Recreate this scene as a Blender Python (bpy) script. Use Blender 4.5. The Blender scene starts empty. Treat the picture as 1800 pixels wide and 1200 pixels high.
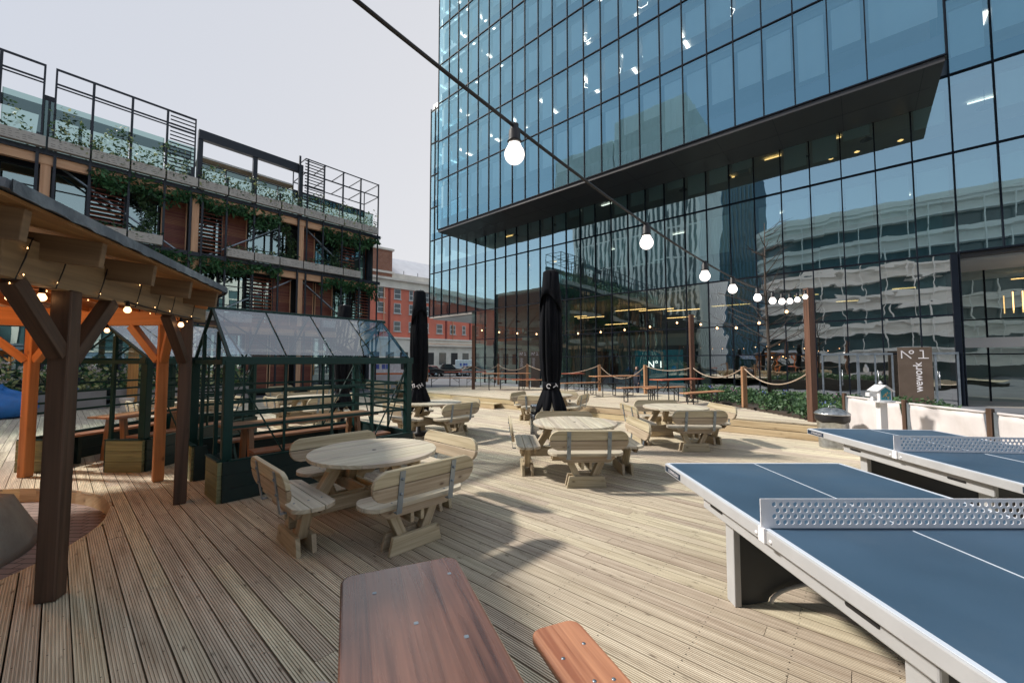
import bpy, math, random
from mathutils import Vector as V, Matrix as M
random.seed(7)
R=random.random
def U(a,b): return a+(b-a)*R()
sc=bpy.context.scene; COL=sc.collection
rad=math.radians
# ---------------------------------------------------------------- survey of the place
F=700.;PT=rad(2.86);H=1.65
CP,SP=math.cos(PT),math.sin(PT)
U1=V((-.7524,.6587,0));U2=V((.6587,.7524,0))     # along the office front / square to it
def gp(x,y,z=0):
    a=(x-900)/F;b=(600-y)/F;d=(a,CP-b*SP,b*CP+SP);k=(z-H)/d[2]
    return V((d[0]*k,d[1]*k,z))
def proj(p):
    h=p[2]-H;d=p[1]*CP+h*SP
    if d<.1: return None
    return 900+F*p[0]/d,600-F*(h*CP-p[1]*SP)/d
def tn(t,n,z=0): return V((U1.x*t+U2.x*n,U1.y*t+U2.y*n,z))
# ---------------------------------------------------------------- mesh builder
def basis(x,up=V((0,0,1))):
    x=x.normalized(); y=up.cross(x)
    if y.length<1e-4: y=V((0,1,0)).cross(x)
    y.normalize(); z=x.cross(y)
    return M((x,y,z)).transposed()
class MB:
    def __init__(s): s.v=[];s.f=[];s.uv=[];s.sm=[]
    def add(s,vs,fs,uvs,sm=False):
        o=len(s.v); s.v+= [tuple(v) for v in vs]
        for f,u in zip(fs,uvs): s.f.append([i+o for i in f]); s.uv.append(u); s.sm.append(sm)
    def box(s,c,d,Rm=None):
        if isinstance(Rm,(int,float)): Rm=M.Rotation(Rm,3,'Z')
        c=V(c);h=[x/2 for x in d]
        vs=[];P=[]
        for i in (-1,1):
            for j in (-1,1):
                for k in (-1,1):
                    p=V((i*h[0],j*h[1],k*h[2]));P.append(p)
                    vs.append(c+(Rm@p if Rm else p))
        fs=[(0,1,3,2),(4,6,7,5),(0,4,5,1),(2,3,7,6),(0,2,6,4),(1,5,7,3)]
        L=max(range(3),key=lambda i:d[i]); ou,ov=U(0,50),U(0,50); uvs=[]
        for fi,f in enumerate(fs):
            ax=fi//2; o=[a for a in range(3) if a!=ax]
            if L in o: o=[L,[a for a in o if a!=L][0]]
            uvs.append([(P[i][o[0]]+ou,P[i][o[1]]+ov+ax*.37) for i in f])
        s.add(vs,fs,uvs); return s
    def bar(s,a,b,w,h,up=V((0,0,1))):
        a=V(a);b=V(b);d=b-a
        return s.box((a+b)/2,(d.length,w,h),basis(d,V(up)))
    def prism(s,pts,z0,z1,T=None,ax=0):
        n=len(pts);ou,ov=U(0,50),U(0,50)
        vs=[V((p[0],p[1],z0)) for p in pts]+[V((p[0],p[1],z1)) for p in pts]
        uvf=lambda p:((p[ax]+ou,p[1-ax]+ov+p[2]))
        fs=[tuple(range(n-1,-1,-1)),tuple(range(n,2*n))]+[(i,(i+1)%n,n+(i+1)%n,n+i) for i in range(n)]
        uvs=[[uvf(vs[i]) for i in f] for f in fs]
        if T: vs=[T@v for v in vs]
        s.add(vs,fs,uvs); return s
    def tube(s,path,r,n=8,cap=True):
        path=[V(p) for p in path];m=len(path);vs=[];fs=[]
        rr=r if isinstance(r,(list,tuple)) else [r]*m
        for i,p in enumerate(path):
            d=path[min(i+1,m-1)]-path[max(i-1,0)]
            B=basis(d if d.length>0 else V((0,0,1)))
            for k in range(n):
                a=2*math.pi*k/n
                vs.append(p+B@V((0,rr[i]*math.cos(a),rr[i]*math.sin(a))))
        for i in range(m-1):
            for k in range(n): fs.append((i*n+k,i*n+(k+1)%n,(i+1)*n+(k+1)%n,(i+1)*n+k))
        if cap: fs+= [tuple(range(n-1,-1,-1)),tuple(range((m-1)*n,m*n))]
        ou=U(0,9)
        uvs=[[(path[i//n].length+ou,(i%n)/n*.3) for i in f] for f in fs]
        s.add(vs,fs,uvs,True); return s
    def lathe(s,prof,n=24,c=(0,0,0),mod=None,T=None):
        c=V(c);vs=[];fs=[];m=len(prof)
        for i,(r,z) in enumerate(prof):
            for k in range(n):
                a=2*math.pi*k/n
                rr,zz=mod(r,z,a,i) if mod else (r,z)
                p=V((rr*math.cos(a),rr*math.sin(a),zz)); vs.append(c+(T@p if T else p))
        for i in range(m-1):
            for k in range(n): fs.append((i*n+k,i*n+(k+1)%n,(i+1)*n+(k+1)%n,(i+1)*n+k))
        if prof[0][0]>1e-4: fs.append(tuple(range(n-1,-1,-1)))
        if prof[-1][0]>1e-4: fs.append(tuple(range((m-1)*n,m*n)))
        s.add(vs,fs,[[(0,0)]*len(f) for f in fs],True); return s
    def quad(s,*p):
        p=[V(q) for q in p]
        w=(p[1]-p[0]).length;h=(p[-1]-p[0]).length
        uv=[(0,0),(w,0),(w,h),(0,h)][:len(p)]
        s.add(p,[tuple(range(len(p)))],[uv]); return s
    def leaf(s,p,sz,w=.5,droop=0):
        d=V((U(-1,1),U(-1,1),U(-1,1)-droop)).normalized()
        e=d.cross(V((U(-1,1),U(-1,1),U(-1,1)))).normalized()*sz*w*.5
        p=V(p);d=d*sz
        s.add([p,p+d*.45+e,p+d,p+d*.45-e],[(0,1,2,3)],[[(0,0),(0,1),(1,1),(1,0)]])
    def build(s,name,mat,parent=None,bevel=0,smooth=False,loc=None,seg=2):
        me=bpy.data.meshes.new(name);me.from_pydata(s.v,[],s.f);me.update()
        ul=me.uv_layers.new(name='UVMap'); fl=[c for f in s.uv for uv in f for c in uv]
        ul.data.foreach_set('uv',fl)
        me.polygons.foreach_set('use_smooth',[bool(smooth or x) for x in s.sm])
        me.materials.append(mat)
        o=bpy.data.objects.new(name,me);COL.objects.link(o)
        if parent: o.parent=parent
        if loc is not None:o.location=loc
        if bevel:
            b=o.modifiers.new('Bevel','BEVEL');b.width=bevel;b.segments=seg;b.limit_method='ANGLE';b.angle_limit=rad(35)
        return o
def tag(o,label,cat,group=None,kind=None):
    o['label']=label;o['category']=cat
    if group:o['group']=group
    if kind:o['kind']=kind
    return o
def struct(o,kind='structure'): o['kind']=kind; return o
def thing(name,label,cat,loc=(0,0,0),rz=0,group=None):
    o=bpy.data.objects.new(name,None);COL.objects.link(o);o.location=loc;o.rotation_euler=(0,0,rz)
    o.empty_display_size=.2
    return tag(o,label,cat,group)
def dup(root,loc,rz,label=None,group=None):
    kids={}
    for o in COL.objects:
        if o.parent: kids.setdefault(o.parent,[]).append(o)
    def rec(o,par):
        c=o.copy();COL.objects.link(c);c.parent=par
        for k in kids.get(o,[]): rec(k,c)
        return c
    r=rec(root,None);r.location=loc;r.rotation_euler=(0,0,rz)
    if label:r['label']=label
    if group:r['group']=group
    return r
def rrect(w,h,r,n=6):
    pts=[]
    for cx,cy,a0 in ((w/2-r,h/2-r,0),(-w/2+r,h/2-r,90),(-w/2+r,-h/2+r,180),(w/2-r,-h/2+r,270)):
        for i in range(n+1):
            a=rad(a0+90*i/n);pts.append((cx+r*math.cos(a),cy+r*math.sin(a)))
    return pts
def text(name,body,size,mat,parent,T,ext=.002,off=0,align='CENTER'):
    cu=bpy.data.curves.new(name,'FONT');cu.body=body;cu.size=size;cu.extrude=ext;cu.offset=off
    cu.align_x=align;cu.align_y='CENTER'
    t=bpy.data.objects.new(name,cu);COL.objects.link(t)
    me=bpy.data.meshes.new_from_object(t);bpy.data.objects.remove(t)
    me.transform(T);me.materials.clear();me.materials.append(mat)
    o=bpy.data.objects.new(name,me);COL.objects.link(o)
    if parent:o.parent=parent
    return o
# ---------------------------------------------------------------- materials
def nt(name):
    m=bpy.data.materials.new(name);m.use_nodes=True;t=m.node_tree
    for n in list(t.nodes):t.nodes.remove(n)
    out=t.nodes.new('ShaderNodeOutputMaterial')
    return m,t,out
def N(t,ty,**k):
    n=t.nodes.new(ty)
    for a,b in k.items(): setattr(n,a,b)
    return n
def L(t,a,b): t.links.new(a,b)
def c4(c): return (c[0],c[1],c[2],1)
def mix(t,fac,a,b,bt='MIX'):
    n=N(t,'ShaderNodeMix',data_type='RGBA',blend_type=bt)
    for s,v in ((n.inputs[0],fac),(n.inputs[6],a),(n.inputs[7],b)):
        if isinstance(v,(int,float)): s.default_value=v
        elif isinstance(v,tuple): s.default_value=c4(v)
        else: L(t,v,s)
    return n.outputs[2]
def mr(t,v,a,b,c,d):
    n=N(t,'ShaderNodeMapRange');L(t,v,n.inputs[0])
    for i,x in enumerate((a,b,c,d)): n.inputs[i+1].default_value=x
    return n.outputs[0]
def plain(name,col,rough=.6,metal=0,var=.12,scale=3,bump=0,bs=40,emit=0,ecol=None,coat=0,dirt=None,spec=.5,isl=0):
    m,t,out=nt(name);b=N(t,'ShaderNodeBsdfPrincipled');L(t,b.outputs[0],out.inputs[0])
    tc=N(t,'ShaderNodeTexCoord')
    no=N(t,'ShaderNodeTexNoise');no.inputs['Scale'].default_value=scale;no.inputs['Detail'].default_value=6
    L(t,tc.outputs['Object'],no.inputs['Vector'])
    lo=tuple(x*(1-var) for x in col);hi=tuple(min(1,x*(1+var)) for x in col)
    c=mix(t,mr(t,no.outputs[0],.3,.7,0,1),lo,hi)
    if dirt:
        n2=N(t,'ShaderNodeTexNoise');n2.inputs['Scale'].default_value=scale*.35;n2.inputs['Detail'].default_value=8;n2.inputs['Roughness'].default_value=.7
        L(t,tc.outputs['Object'],n2.inputs['Vector'])
        c=mix(t,mr(t,n2.outputs[0],.5,.72,0,dirt[1]),c,dirt[0])
    if isl:
        g=N(t,'ShaderNodeNewGeometry');h=N(t,'ShaderNodeHueSaturation');L(t,c,h.inputs['Color'])
        L(t,mr(t,g.outputs['Random Per Island'],0,1,1-isl,1+isl),h.inputs['Value']);c=h.outputs[0]
    L(t,c,b.inputs['Base Color'])
    b.inputs['Metallic'].default_value=metal;b.inputs['Specular IOR Level'].default_value=spec
    L(t,mr(t,no.outputs[0],.3,.7,max(0,rough-.08),min(1,rough+.08)),b.inputs['Roughness'])
    b.inputs['Coat Weight'].default_value=coat
    if bump:
        nb=N(t,'ShaderNodeTexNoise');nb.inputs['Scale'].default_value=bs;nb.inputs['Detail'].default_value=4
        L(t,tc.outputs['Object'],nb.inputs['Vector'])
        bu=N(t,'ShaderNodeBump');bu.inputs['Distance'].default_value=bump;bu.inputs['Strength'].default_value=.8
        L(t,nb.outputs[0],bu.inputs['Height']);L(t,bu.outputs[0],b.inputs['Normal'])
    if emit:
        b.inputs['Emission Color'].default_value=c4(ecol or col);b.inputs['Emission Strength'].default_value=emit
    return m
def wood(name,dark,light,rough=.6,isl=.18,knot=.6,gs=1.,coat=0,bump=.0015,knotcol=(.05,.028,.015),dirt=0,kd=(1.3,7.),groove=0):
    m,t,out=nt(name);b=N(t,'ShaderNodeBsdfPrincipled');L(t,b.outputs[0],out.inputs[0])
    tc=N(t,'ShaderNodeTexCoord')
    def mp(sx,sy):
        q=N(t,'ShaderNodeMapping');q.inputs['Scale'].default_value=(sx*gs,sy*gs,1);L(t,tc.outputs['UV'],q.inputs[0]);return q.outputs[0]
    def noise(v,sc_,de,di):
        n=N(t,'ShaderNodeTexNoise');n.inputs['Scale'].default_value=sc_;n.inputs['Detail'].default_value=de;n.inputs['Distortion'].default_value=di;L(t,v,n.inputs['Vector']);return n.outputs[0]
    vo=N(t,'ShaderNodeTexVoronoi');vo.inputs['Scale'].default_value=1
    q=N(t,'ShaderNodeMapping');q.inputs['Scale'].default_value=(kd[0],kd[1],1);L(t,tc.outputs['UV'],q.inputs[0]);L(t,q.outputs[0],vo.inputs['Vector'])
    g1=noise(mp(1.1,24),1,5,.8);g2=noise(mp(2.5,90),1,4,.3);g3=noise(mp(.35,1.5),1,3,.2)
    ad=N(t,'ShaderNodeMath',operation='ADD');L(t,g1,ad.inputs[0]);L(t,mr(t,g2,0,1,-.22,.22),ad.inputs[1])
    c=mix(t,mr(t,ad.outputs[0],.3,.68,0,1),dark,light)
    c=mix(t,mr(t,g3,.4,.75,0,.35),c,tuple(x*.72 for x in light))
    if dirt: 
        nd=noise(tc.outputs['Object'],.55,6,.4);c=mix(t,mr(t,nd,.42,.7,0,dirt),c,(.17,.15,.13))
    k=mr(t,vo.outputs['Distance'],.05,.13,knot,0)
    c=mix(t,k,c,knotcol)
    k2=mr(t,vo.outputs['Distance'],.1,.26,knot*.22,0);c=mix(t,k2,c,tuple(x*.5 for x in dark))
    g=N(t,'ShaderNodeNewGeometry')
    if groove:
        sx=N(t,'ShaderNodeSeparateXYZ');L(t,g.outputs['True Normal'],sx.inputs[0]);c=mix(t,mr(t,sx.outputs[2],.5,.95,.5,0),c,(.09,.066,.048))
    h=N(t,'ShaderNodeHueSaturation');L(t,c,h.inputs['Color'])
    L(t,mr(t,g.outputs['Random Per Island'],0,1,1-isl,1+isl),h.inputs['Value'])
    L(t,mr(t,g.outputs['Random Per Island'],0,1,.485,.515),h.inputs['Hue'])
    L(t,h.outputs[0],b.inputs['Base Color'])
    L(t,mr(t,g1,.3,.7,rough-.1,rough+.08),b.inputs['Roughness']);b.inputs['Coat Weight'].default_value=coat;b.inputs['Coat Roughness'].default_value=.12
    bu=N(t,'ShaderNodeBump');bu.inputs['Distance'].default_value=bump;L(t,ad.outputs[0],bu.inputs['Height']);L(t,bu.outputs[0],b.inputs['Normal'])
    return m
def glassy(name,tint,rcol,base=.3,wav=.003,ws=.8,rough=0,pw=1.,wxy=None,maxr=.98):
    m,t,out=nt(name);tr=N(t,'ShaderNodeBsdfTransparent');tr.inputs[0].default_value=c4(tint)
    gl=N(t,'ShaderNodeBsdfGlossy');gl.inputs['Color'].default_value=c4(rcol);gl.inputs['Roughness'].default_value=rough
    fr=N(t,'ShaderNodeFresnel');fr.inputs['IOR'].default_value=1.5
    fac=mr(t,fr.outputs[0],.04,.8,base,maxr)
    ms=N(t,'ShaderNodeMixShader');L(t,fac,ms.inputs[0]);L(t,tr.outputs[0],ms.inputs[1]);L(t,gl.outputs[0],ms.inputs[2]);L(t,ms.outputs[0],out.inputs[0])
    if wav:
        tc=N(t,'ShaderNodeTexCoord');no=N(t,'ShaderNodeTexNoise');no.inputs['Scale'].default_value=ws;no.inputs['Detail'].default_value=1.5
        v=tc.outputs['Object']
        if wxy:
            q=N(t,'ShaderNodeMapping');q.inputs['Scale'].default_value=wxy;L(t,v,q.inputs[0]);v=q.outputs[0]
        L(t,v,no.inputs['Vector'])
        bu=N(t,'ShaderNodeBump');bu.inputs['Distance'].default_value=wav;bu.inputs['Strength'].default_value=1
        L(t,no.outputs[0],bu.inputs['Height']);L(t,bu.outputs[0],gl.inputs['Normal'])
    return m
def leafmat(name,a,b,rough=.5,tr=.25):
    m,t,out=nt(name);p=N(t,'ShaderNodeBsdfPrincipled');g=N(t,'ShaderNodeNewGeometry')
    tc=N(t,'ShaderNodeTexCoord');no=N(t,'ShaderNodeTexNoise');no.inputs['Scale'].default_value=2.5;L(t,tc.outputs['Object'],no.inputs['Vector'])
    ad=N(t,'ShaderNodeMath',operation='ADD');L(t,mr(t,g.outputs['Random Per Island'],0,1,-.3,.3),ad.inputs[0]);L(t,no.outputs[0],ad.inputs[1])
    c=mix(t,mr(t,ad.outputs[0],.2,.8,0,1),a,b);L(t,c,p.inputs['Base Color']);p.inputs['Roughness'].default_value=rough
    tl=N(t,'ShaderNodeBsdfTranslucent');L(t,c,tl.inputs[0]);ms=N(t,'ShaderNodeMixShader');ms.inputs[0].default_value=tr
    L(t,p.outputs[0],ms.inputs[1]);L(t,tl.outputs[0],ms.inputs[2]);L(t,ms.outputs[0],out.inputs[0]);return m
def brick(name,c1,c2,mo,scale,bw=.5,rh=.25,axis='XY',rough=.8,ms=.012,bump=.004):
    m,t,out=nt(name);b=N(t,'ShaderNodeBsdfPrincipled');L(t,b.outputs[0],out.inputs[0])
    tc=N(t,'ShaderNodeTexCoord');v=tc.outputs['Object']
    if axis!='XY':
        s=N(t,'ShaderNodeSeparateXYZ');L(t,v,s.inputs[0]);cb=N(t,'ShaderNodeCombineXYZ')
        a=N(t,'ShaderNodeMath',operation='ADD');L(t,s.outputs[0],a.inputs[0]);L(t,s.outputs[1],a.inputs[1])
        L(t,a.outputs[0],cb.inputs[0]);L(t,s.outputs[2],cb.inputs[1]);v=cb.outputs[0]
    br=N(t,'ShaderNodeTexBrick');L(t,v,br.inputs['Vector'])
    for k,x in (('Color1',c4(c1)),('Color2',c4(c2)),('Mortar',c4(mo)),('Scale',scale),('Mortar Size',ms),('Brick Width',bw),('Row Height',rh)): br.inputs[k].default_value=x
    no=N(t,'ShaderNodeTexNoise');no.inputs['Scale'].default_value=1.2;no.inputs['Detail'].default_value=6;L(t,tc.outputs['Object'],no.inputs['Vector'])
    c=mix(t,mr(t,no.outputs[0],.35,.7,0,.45),br.outputs['Color'],tuple(x*.6 for x in c1))
    L(t,c,b.inputs['Base Color']);b.inputs['Roughness'].default_value=rough
    bu=N(t,'ShaderNodeBump');bu.inputs['Distance'].default_value=bump;bu.invert=True;L(t,br.outputs['Fac'],bu.inputs['Height']);L(t,bu.outputs[0],b.inputs['Normal'])
    return m
MT={}
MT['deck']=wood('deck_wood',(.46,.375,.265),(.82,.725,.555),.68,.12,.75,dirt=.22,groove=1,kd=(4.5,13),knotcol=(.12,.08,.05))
MT['pine']=wood('pine',(.32,.25,.155),(.58,.495,.355),.6,.10,.8,gs=.7,kd=(4,7.5),knotcol=(.11,.06,.03))
MT['slat']=wood('slat_top',(.42,.36,.27),(.66,.60,.48),.55,.10,.5,gs=.7)
MT['sleeper']=wood('sleeper',(.40,.30,.17),(.66,.54,.34),.65,.12,.9,gs=.6,kd=(3,5),knotcol=(.10,.05,.02))
MT['beam']=wood('pergola_beam',(.19,.13,.065),(.36,.26,.14),.6,.12,1.,gs=.45,kd=(2.6,4.5),knotcol=(.045,.022,.012))
MT['post']=wood('post_dark',(.045,.026,.016),(.115,.068,.042),.55,.1,.6,gs=.5,kd=(3,5))
MT['cedar']=wood('post_cedar',(.42,.17,.045),(.65,.30,.10),.55,.08,.7,gs=.5,kd=(3,5),knotcol=(.12,.04,.015))
MT['rafter']=wood('rafter',(.13,.085,.045),(.25,.17,.09),.65,.12,.9,gs=.5,kd=(2.6,4.5))
MT['stain']=wood('table_stain',(.065,.029,.018),(.20,.098,.060),.27,.05,.8,gs=.8,coat=.8,bump=.001,kd=(2.2,6),knotcol=(.03,.012,.006))
MT['bench']=wood('bench_orange',(.30,.115,.05),(.60,.30,.145),.42,.05,.6,gs=.8,coat=.25,kd=(2.4,5),knotcol=(.10,.03,.01))
MT['red']=wood('beer_red',(.42,.09,.045),(.58,.17,.09),.5,.1,.2)
MT['orange']=wood('beer_orange',(.45,.20,.09),(.62,.33,.17),.5,.1,.3)
MT['ghtab']=wood('greenhouse_table',(.20,.10,.05),(.38,.20,.11),.4,.1,.4,coat=.2)
MT['olive']=wood('olive_board',(.13,.14,.07),(.27,.28,.15),.6,.15,.5)
MT['glulam']=wood('glulam',(.72,.36,.20),(.92,.56,.34),.6,.06,.3,gs=.3)
MT['shut']=wood('shutter',(.20,.06,.04),(.40,.14,.085),.5,.25,.0)
MT['fence']=wood('fence_post',(.28,.15,.07),(.48,.28,.14),.65,.12,.8,gs=.5)
MT['tallpost']=wood('tall_post',(.07,.038,.024),(.19,.095,.055),.6,.1,.6,gs=.5)
MT['grey']=plain('galv_steel',(.28,.33,.38),.4,.7,.15,8)
MT['galv']=plain('galvanised',(.45,.47,.48),.35,.85,.25,14)
MT['inox']=plain('brushed_steel',(.5,.52,.54),.28,1,.1,20)
MT['black']=plain('black_steel',(.02,.022,.026),.45,.2,.2,4)
MT['bframe']=plain('frame_steel',(.022,.027,.038),.45,.2,.2,1)
MT['mull']=plain('mullion',(.006,.010,.018),.6,0,.1,1,spec=.15)
MT['green']=plain('green_paint',(.004,.036,.032),.4,0,.15,3,spec=.3)
MT['darkgreen']=plain('green_board',(.006,.024,.024),.5,0,.2,3)
MT['fabric']=plain('black_canvas',(.009,.010,.013),.92,0,.25,5,.002,300,spec=.12)
MT['canvas']=plain('white_canvas',(.66,.62,.61),.8,0,.07,4,.012,3.5,dirt=((.42,.38,.36),.35))
MT['tarp']=plain('grey_cover',(.34,.33,.29),.65,0,.2,3,.02,3,dirt=((.16,.13,.12),.8))
MT['white']=plain('white_paint',(.75,.76,.78),.4,0,.04,3)
MT['netw']=plain('net_white',(.93,.92,.94),.4,0,.03,3)
MT['ppgrey']=plain('table_grey',(.50,.51,.52),.4,.1,.06,4,dirt=((.30,.29,.27),.3))
MT['ppdark']=plain('table_dark',(.05,.055,.06),.5,0,.1,4)
MT['ppblue']=plain('table_blue',(.042,.088,.145),.5,0,.14,1.5,.0004,500,dirt=((.10,.14,.18),.45))
MT['line']=plain('white_line',(.6,.66,.74),.5,0,.05,3)
MT['label']=plain('dark_label',(.012,.03,.06),.35,0,.05,3)
MT['rope']=plain('rope',(.42,.33,.25),.85,0,.2,30,.004,90)
MT['asphalt']=plain('paving_grey',(.16,.17,.19),.8,0,.2,.6,.004,30,dirt=((.10,.10,.11),.5))
MT['road']=plain('asphalt',(.06,.062,.068),.85,0,.2,.5,.004,40)
MT['concrete']=plain('concrete',(.45,.44,.42),.75,0,.12,.8,.004,12,dirt=((.30,.29,.27),.5))
MT['pale']=plain('pale_stone',(.80,.73,.64),.75,0,.1,.5,.01,2,dirt=((.36,.32,.27),.5))
MT['soil']=plain('soil',(.05,.035,.025),.95,0,.3,8,.02,20)
MT['pbrown']=plain('planter_brown',(.075,.058,.045),.6,0,.1,2)
MT['pgrey']=plain('planter_grey',(.26,.25,.25),.7,0,.12,2,dirt=((.14,.13,.12),.4))
MT['felt']=plain('roof_felt',(.10,.12,.15),.55,.1,.35,6,.004,30,dirt=((.30,.34,.38),.8))
MT['ply']=wood('roof_ply',(.30,.15,.06),(.45,.25,.11),.6,.15,.4,gs=.4)
MT['lbrick']=brick('red_brick',(.30,.12,.075),(.38,.17,.10),(.35,.30,.26),3.2,.7,.24,'XZ')
MT['redwall']=plain('red_render',(.72,.20,.13),.75,0,.14,.35,.02,3,dirt=((.50,.14,.10),.6))
MT['redpil']=plain('dark_red',(.26,.05,.04),.7,0,.1,.5)
MT['paver']=brick('pavers',(.34,.25,.225),(.46,.36,.33),(.10,.085,.075),5.,.9,.45,'XY',.8,.03)
MT['wglass']=plain('dark_window',(.03,.04,.05),.08,0,.3,.4,spec=.8)
MT['sash']=plain('white_sash',(.6,.6,.58),.5)
MT['slate']=plain('pale_roof',(.85,.84,.85),.6,0,.08,.5)
MT['blind']=plain('blind',(.86,.90,.90),.7,0,.05,.4,isl=.12)
MT['slab']=plain('ceiling',(.58,.60,.58),.7,0,.15,.3)
MT['spand']=plain('spandrel',(.17,.19,.22),.4,0,.2,.3,isl=.1)
MT['inwall']=plain('interior_wall',(.34,.35,.33),.8,0,.4,.15)
MT['indark']=plain('interior_dark',(.05,.05,.05),.8,0,.5,.3)
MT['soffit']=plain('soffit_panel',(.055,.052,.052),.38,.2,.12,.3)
MT['column']=plain('column_pale',(.50,.54,.52),.6,0,.05,.5)
MT['floor_in']=plain('inner_floor',(.35,.33,.30),.4,0,.2,.4)
MT['officeg']=glassy('office_glass',(.86,.98,1.),(.39,.70,.82),.42,.0035,.55)
MT['officelow']=glassy('street_glass',(.70,.86,.83),(.88,1,.96),.42,.006,.6,wxy=(1,1,1.6))
MT['officemid']=glassy('mid_glass',(.66,.86,.83),(.64,.88,.94),.52,.0035,.6)
MT['officehi']=glassy('street_glass_right',(.55,.78,.72),(1,1,.98),.68,.007,.6,wxy=(1,1,1.8))
MT['balus']=glassy('balustrade_glass',(.42,.56,.52),(.55,.74,.70),.24,.004,1.2)
MT['clearg']=glassy('clear_glass',(.80,.88,.87),(.95,.97,1),.10,.001,1)
MT['roofg']=glassy('roof_glass',(.70,.80,.84),(.85,.92,1),.20,.002,2)
MT['leftg']=glassy('green_glass',(.55,.72,.66),(.75,.92,.88),.42,.002,.7)
MT['lampw']=plain('ceiling_light',(1,.93,.86),emit=2.2,ecol=(1,.9,.82))
MT['lampo']=plain('pendant_light',(1,.6,.25),emit=2.5,ecol=(1,.55,.2))
MT['bulb']=plain('bulb_glass',(1,.93,.88),.3,var=0,emit=1.6,ecol=(1,.90,.84))
MT['bulbo']=plain('bulb_warm',(1,.6,.3),.3,var=0,emit=3,ecol=(1,.55,.25))
MT['fairy']=plain('fairy_bulb',(1,.6,.3),.3,var=0,emit=4,ecol=(1,.55,.22))
MT['cable']=plain('black_cable',(.012,.012,.014),.5)
MT['teal']=plain('teal_screen',(.01,.20,.27),.5,var=.3,emit=.06,ecol=(.02,.45,.6))
MT['bronze']=plain('bronze_sign',(.115,.085,.065),.5,.1,.1,3)
MT['ink']=plain('sign_white',(.72,.70,.72),.5,0,.02)
MT['ivy']=leafmat('ivy',(.03,.075,.035),(.12,.22,.09))
MT['fern']=leafmat('fern',(.03,.09,.04),(.09,.24,.09))
MT['lime']=leafmat('pale_leaf',(.18,.24,.09),(.60,.62,.30))
MT['petal']=leafmat('petal',(.60,.52,.50),(.80,.74,.70))
MT['pink']=leafmat('pink_petal',(.45,.12,.35),(.65,.35,.55))
MT['blue']=leafmat('blue_petal',(.06,.08,.35),(.15,.22,.60))
MT['bark']=plain('bark',(.07,.055,.045),.85,0,.25,6,.01,30)
MT['beanbag']=plain('blue_fabric',(.02,.16,.48),.42,0,.2,3,.02,6)
MT['carw']=plain('car_white',(.65,.66,.68),.25,.1,.03,coat=.6)
MT['cark']=plain('car_black',(.015,.016,.02),.2,.3,.05,coat=.8)
MT['cars']=plain('car_silver',(.35,.37,.39),.3,.6,.05,coat=.6)
MT['tyre']=plain('tyre',(.02,.02,.02),.8)
MT['tail']=plain('tail_lamp',(.5,.02,.02),.3)
MT['skin']=plain('skin',(.50,.30,.22),.5)
MT['cloth']=plain('dark_clothes',(.02,.025,.04),.85)
MT['hair']=plain('hair',(.03,.02,.015),.6)
MT['finw']=plain('fin_white',(.92,.93,.91),.5,0,.06,.2)
MT['bandw']=plain('band_white',(.9,.9,.88),.5,0,.05,.2)
MT['bandg']=plain('band_grey',(.80,.79,.76),.55,0,.12,.3)
MT['bluetow']=plain('blue_ribs',(.07,.16,.24),.35,.2,.1,.1)
MT['ribglass']=plain('rib_glass',(.07,.13,.15),.15,0,.3,.12,spec=.8)
MT['oran']=plain('barrier_orange',(.75,.20,.04),.5)
MT['artbox']=plain('teal_panel',(.03,.26,.33),.5,0,.2,30)
# ================================================================ SETTING
def sheet(name,pts,z,mat,th=.02):
    mb=MB();mb.prism(pts,z-th,z);return struct(mb.build(name,mat))
sheet('ground',[(-400,-400),(400,-400),(400,400),(-400,400)],-.42,MT['asphalt'])
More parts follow.
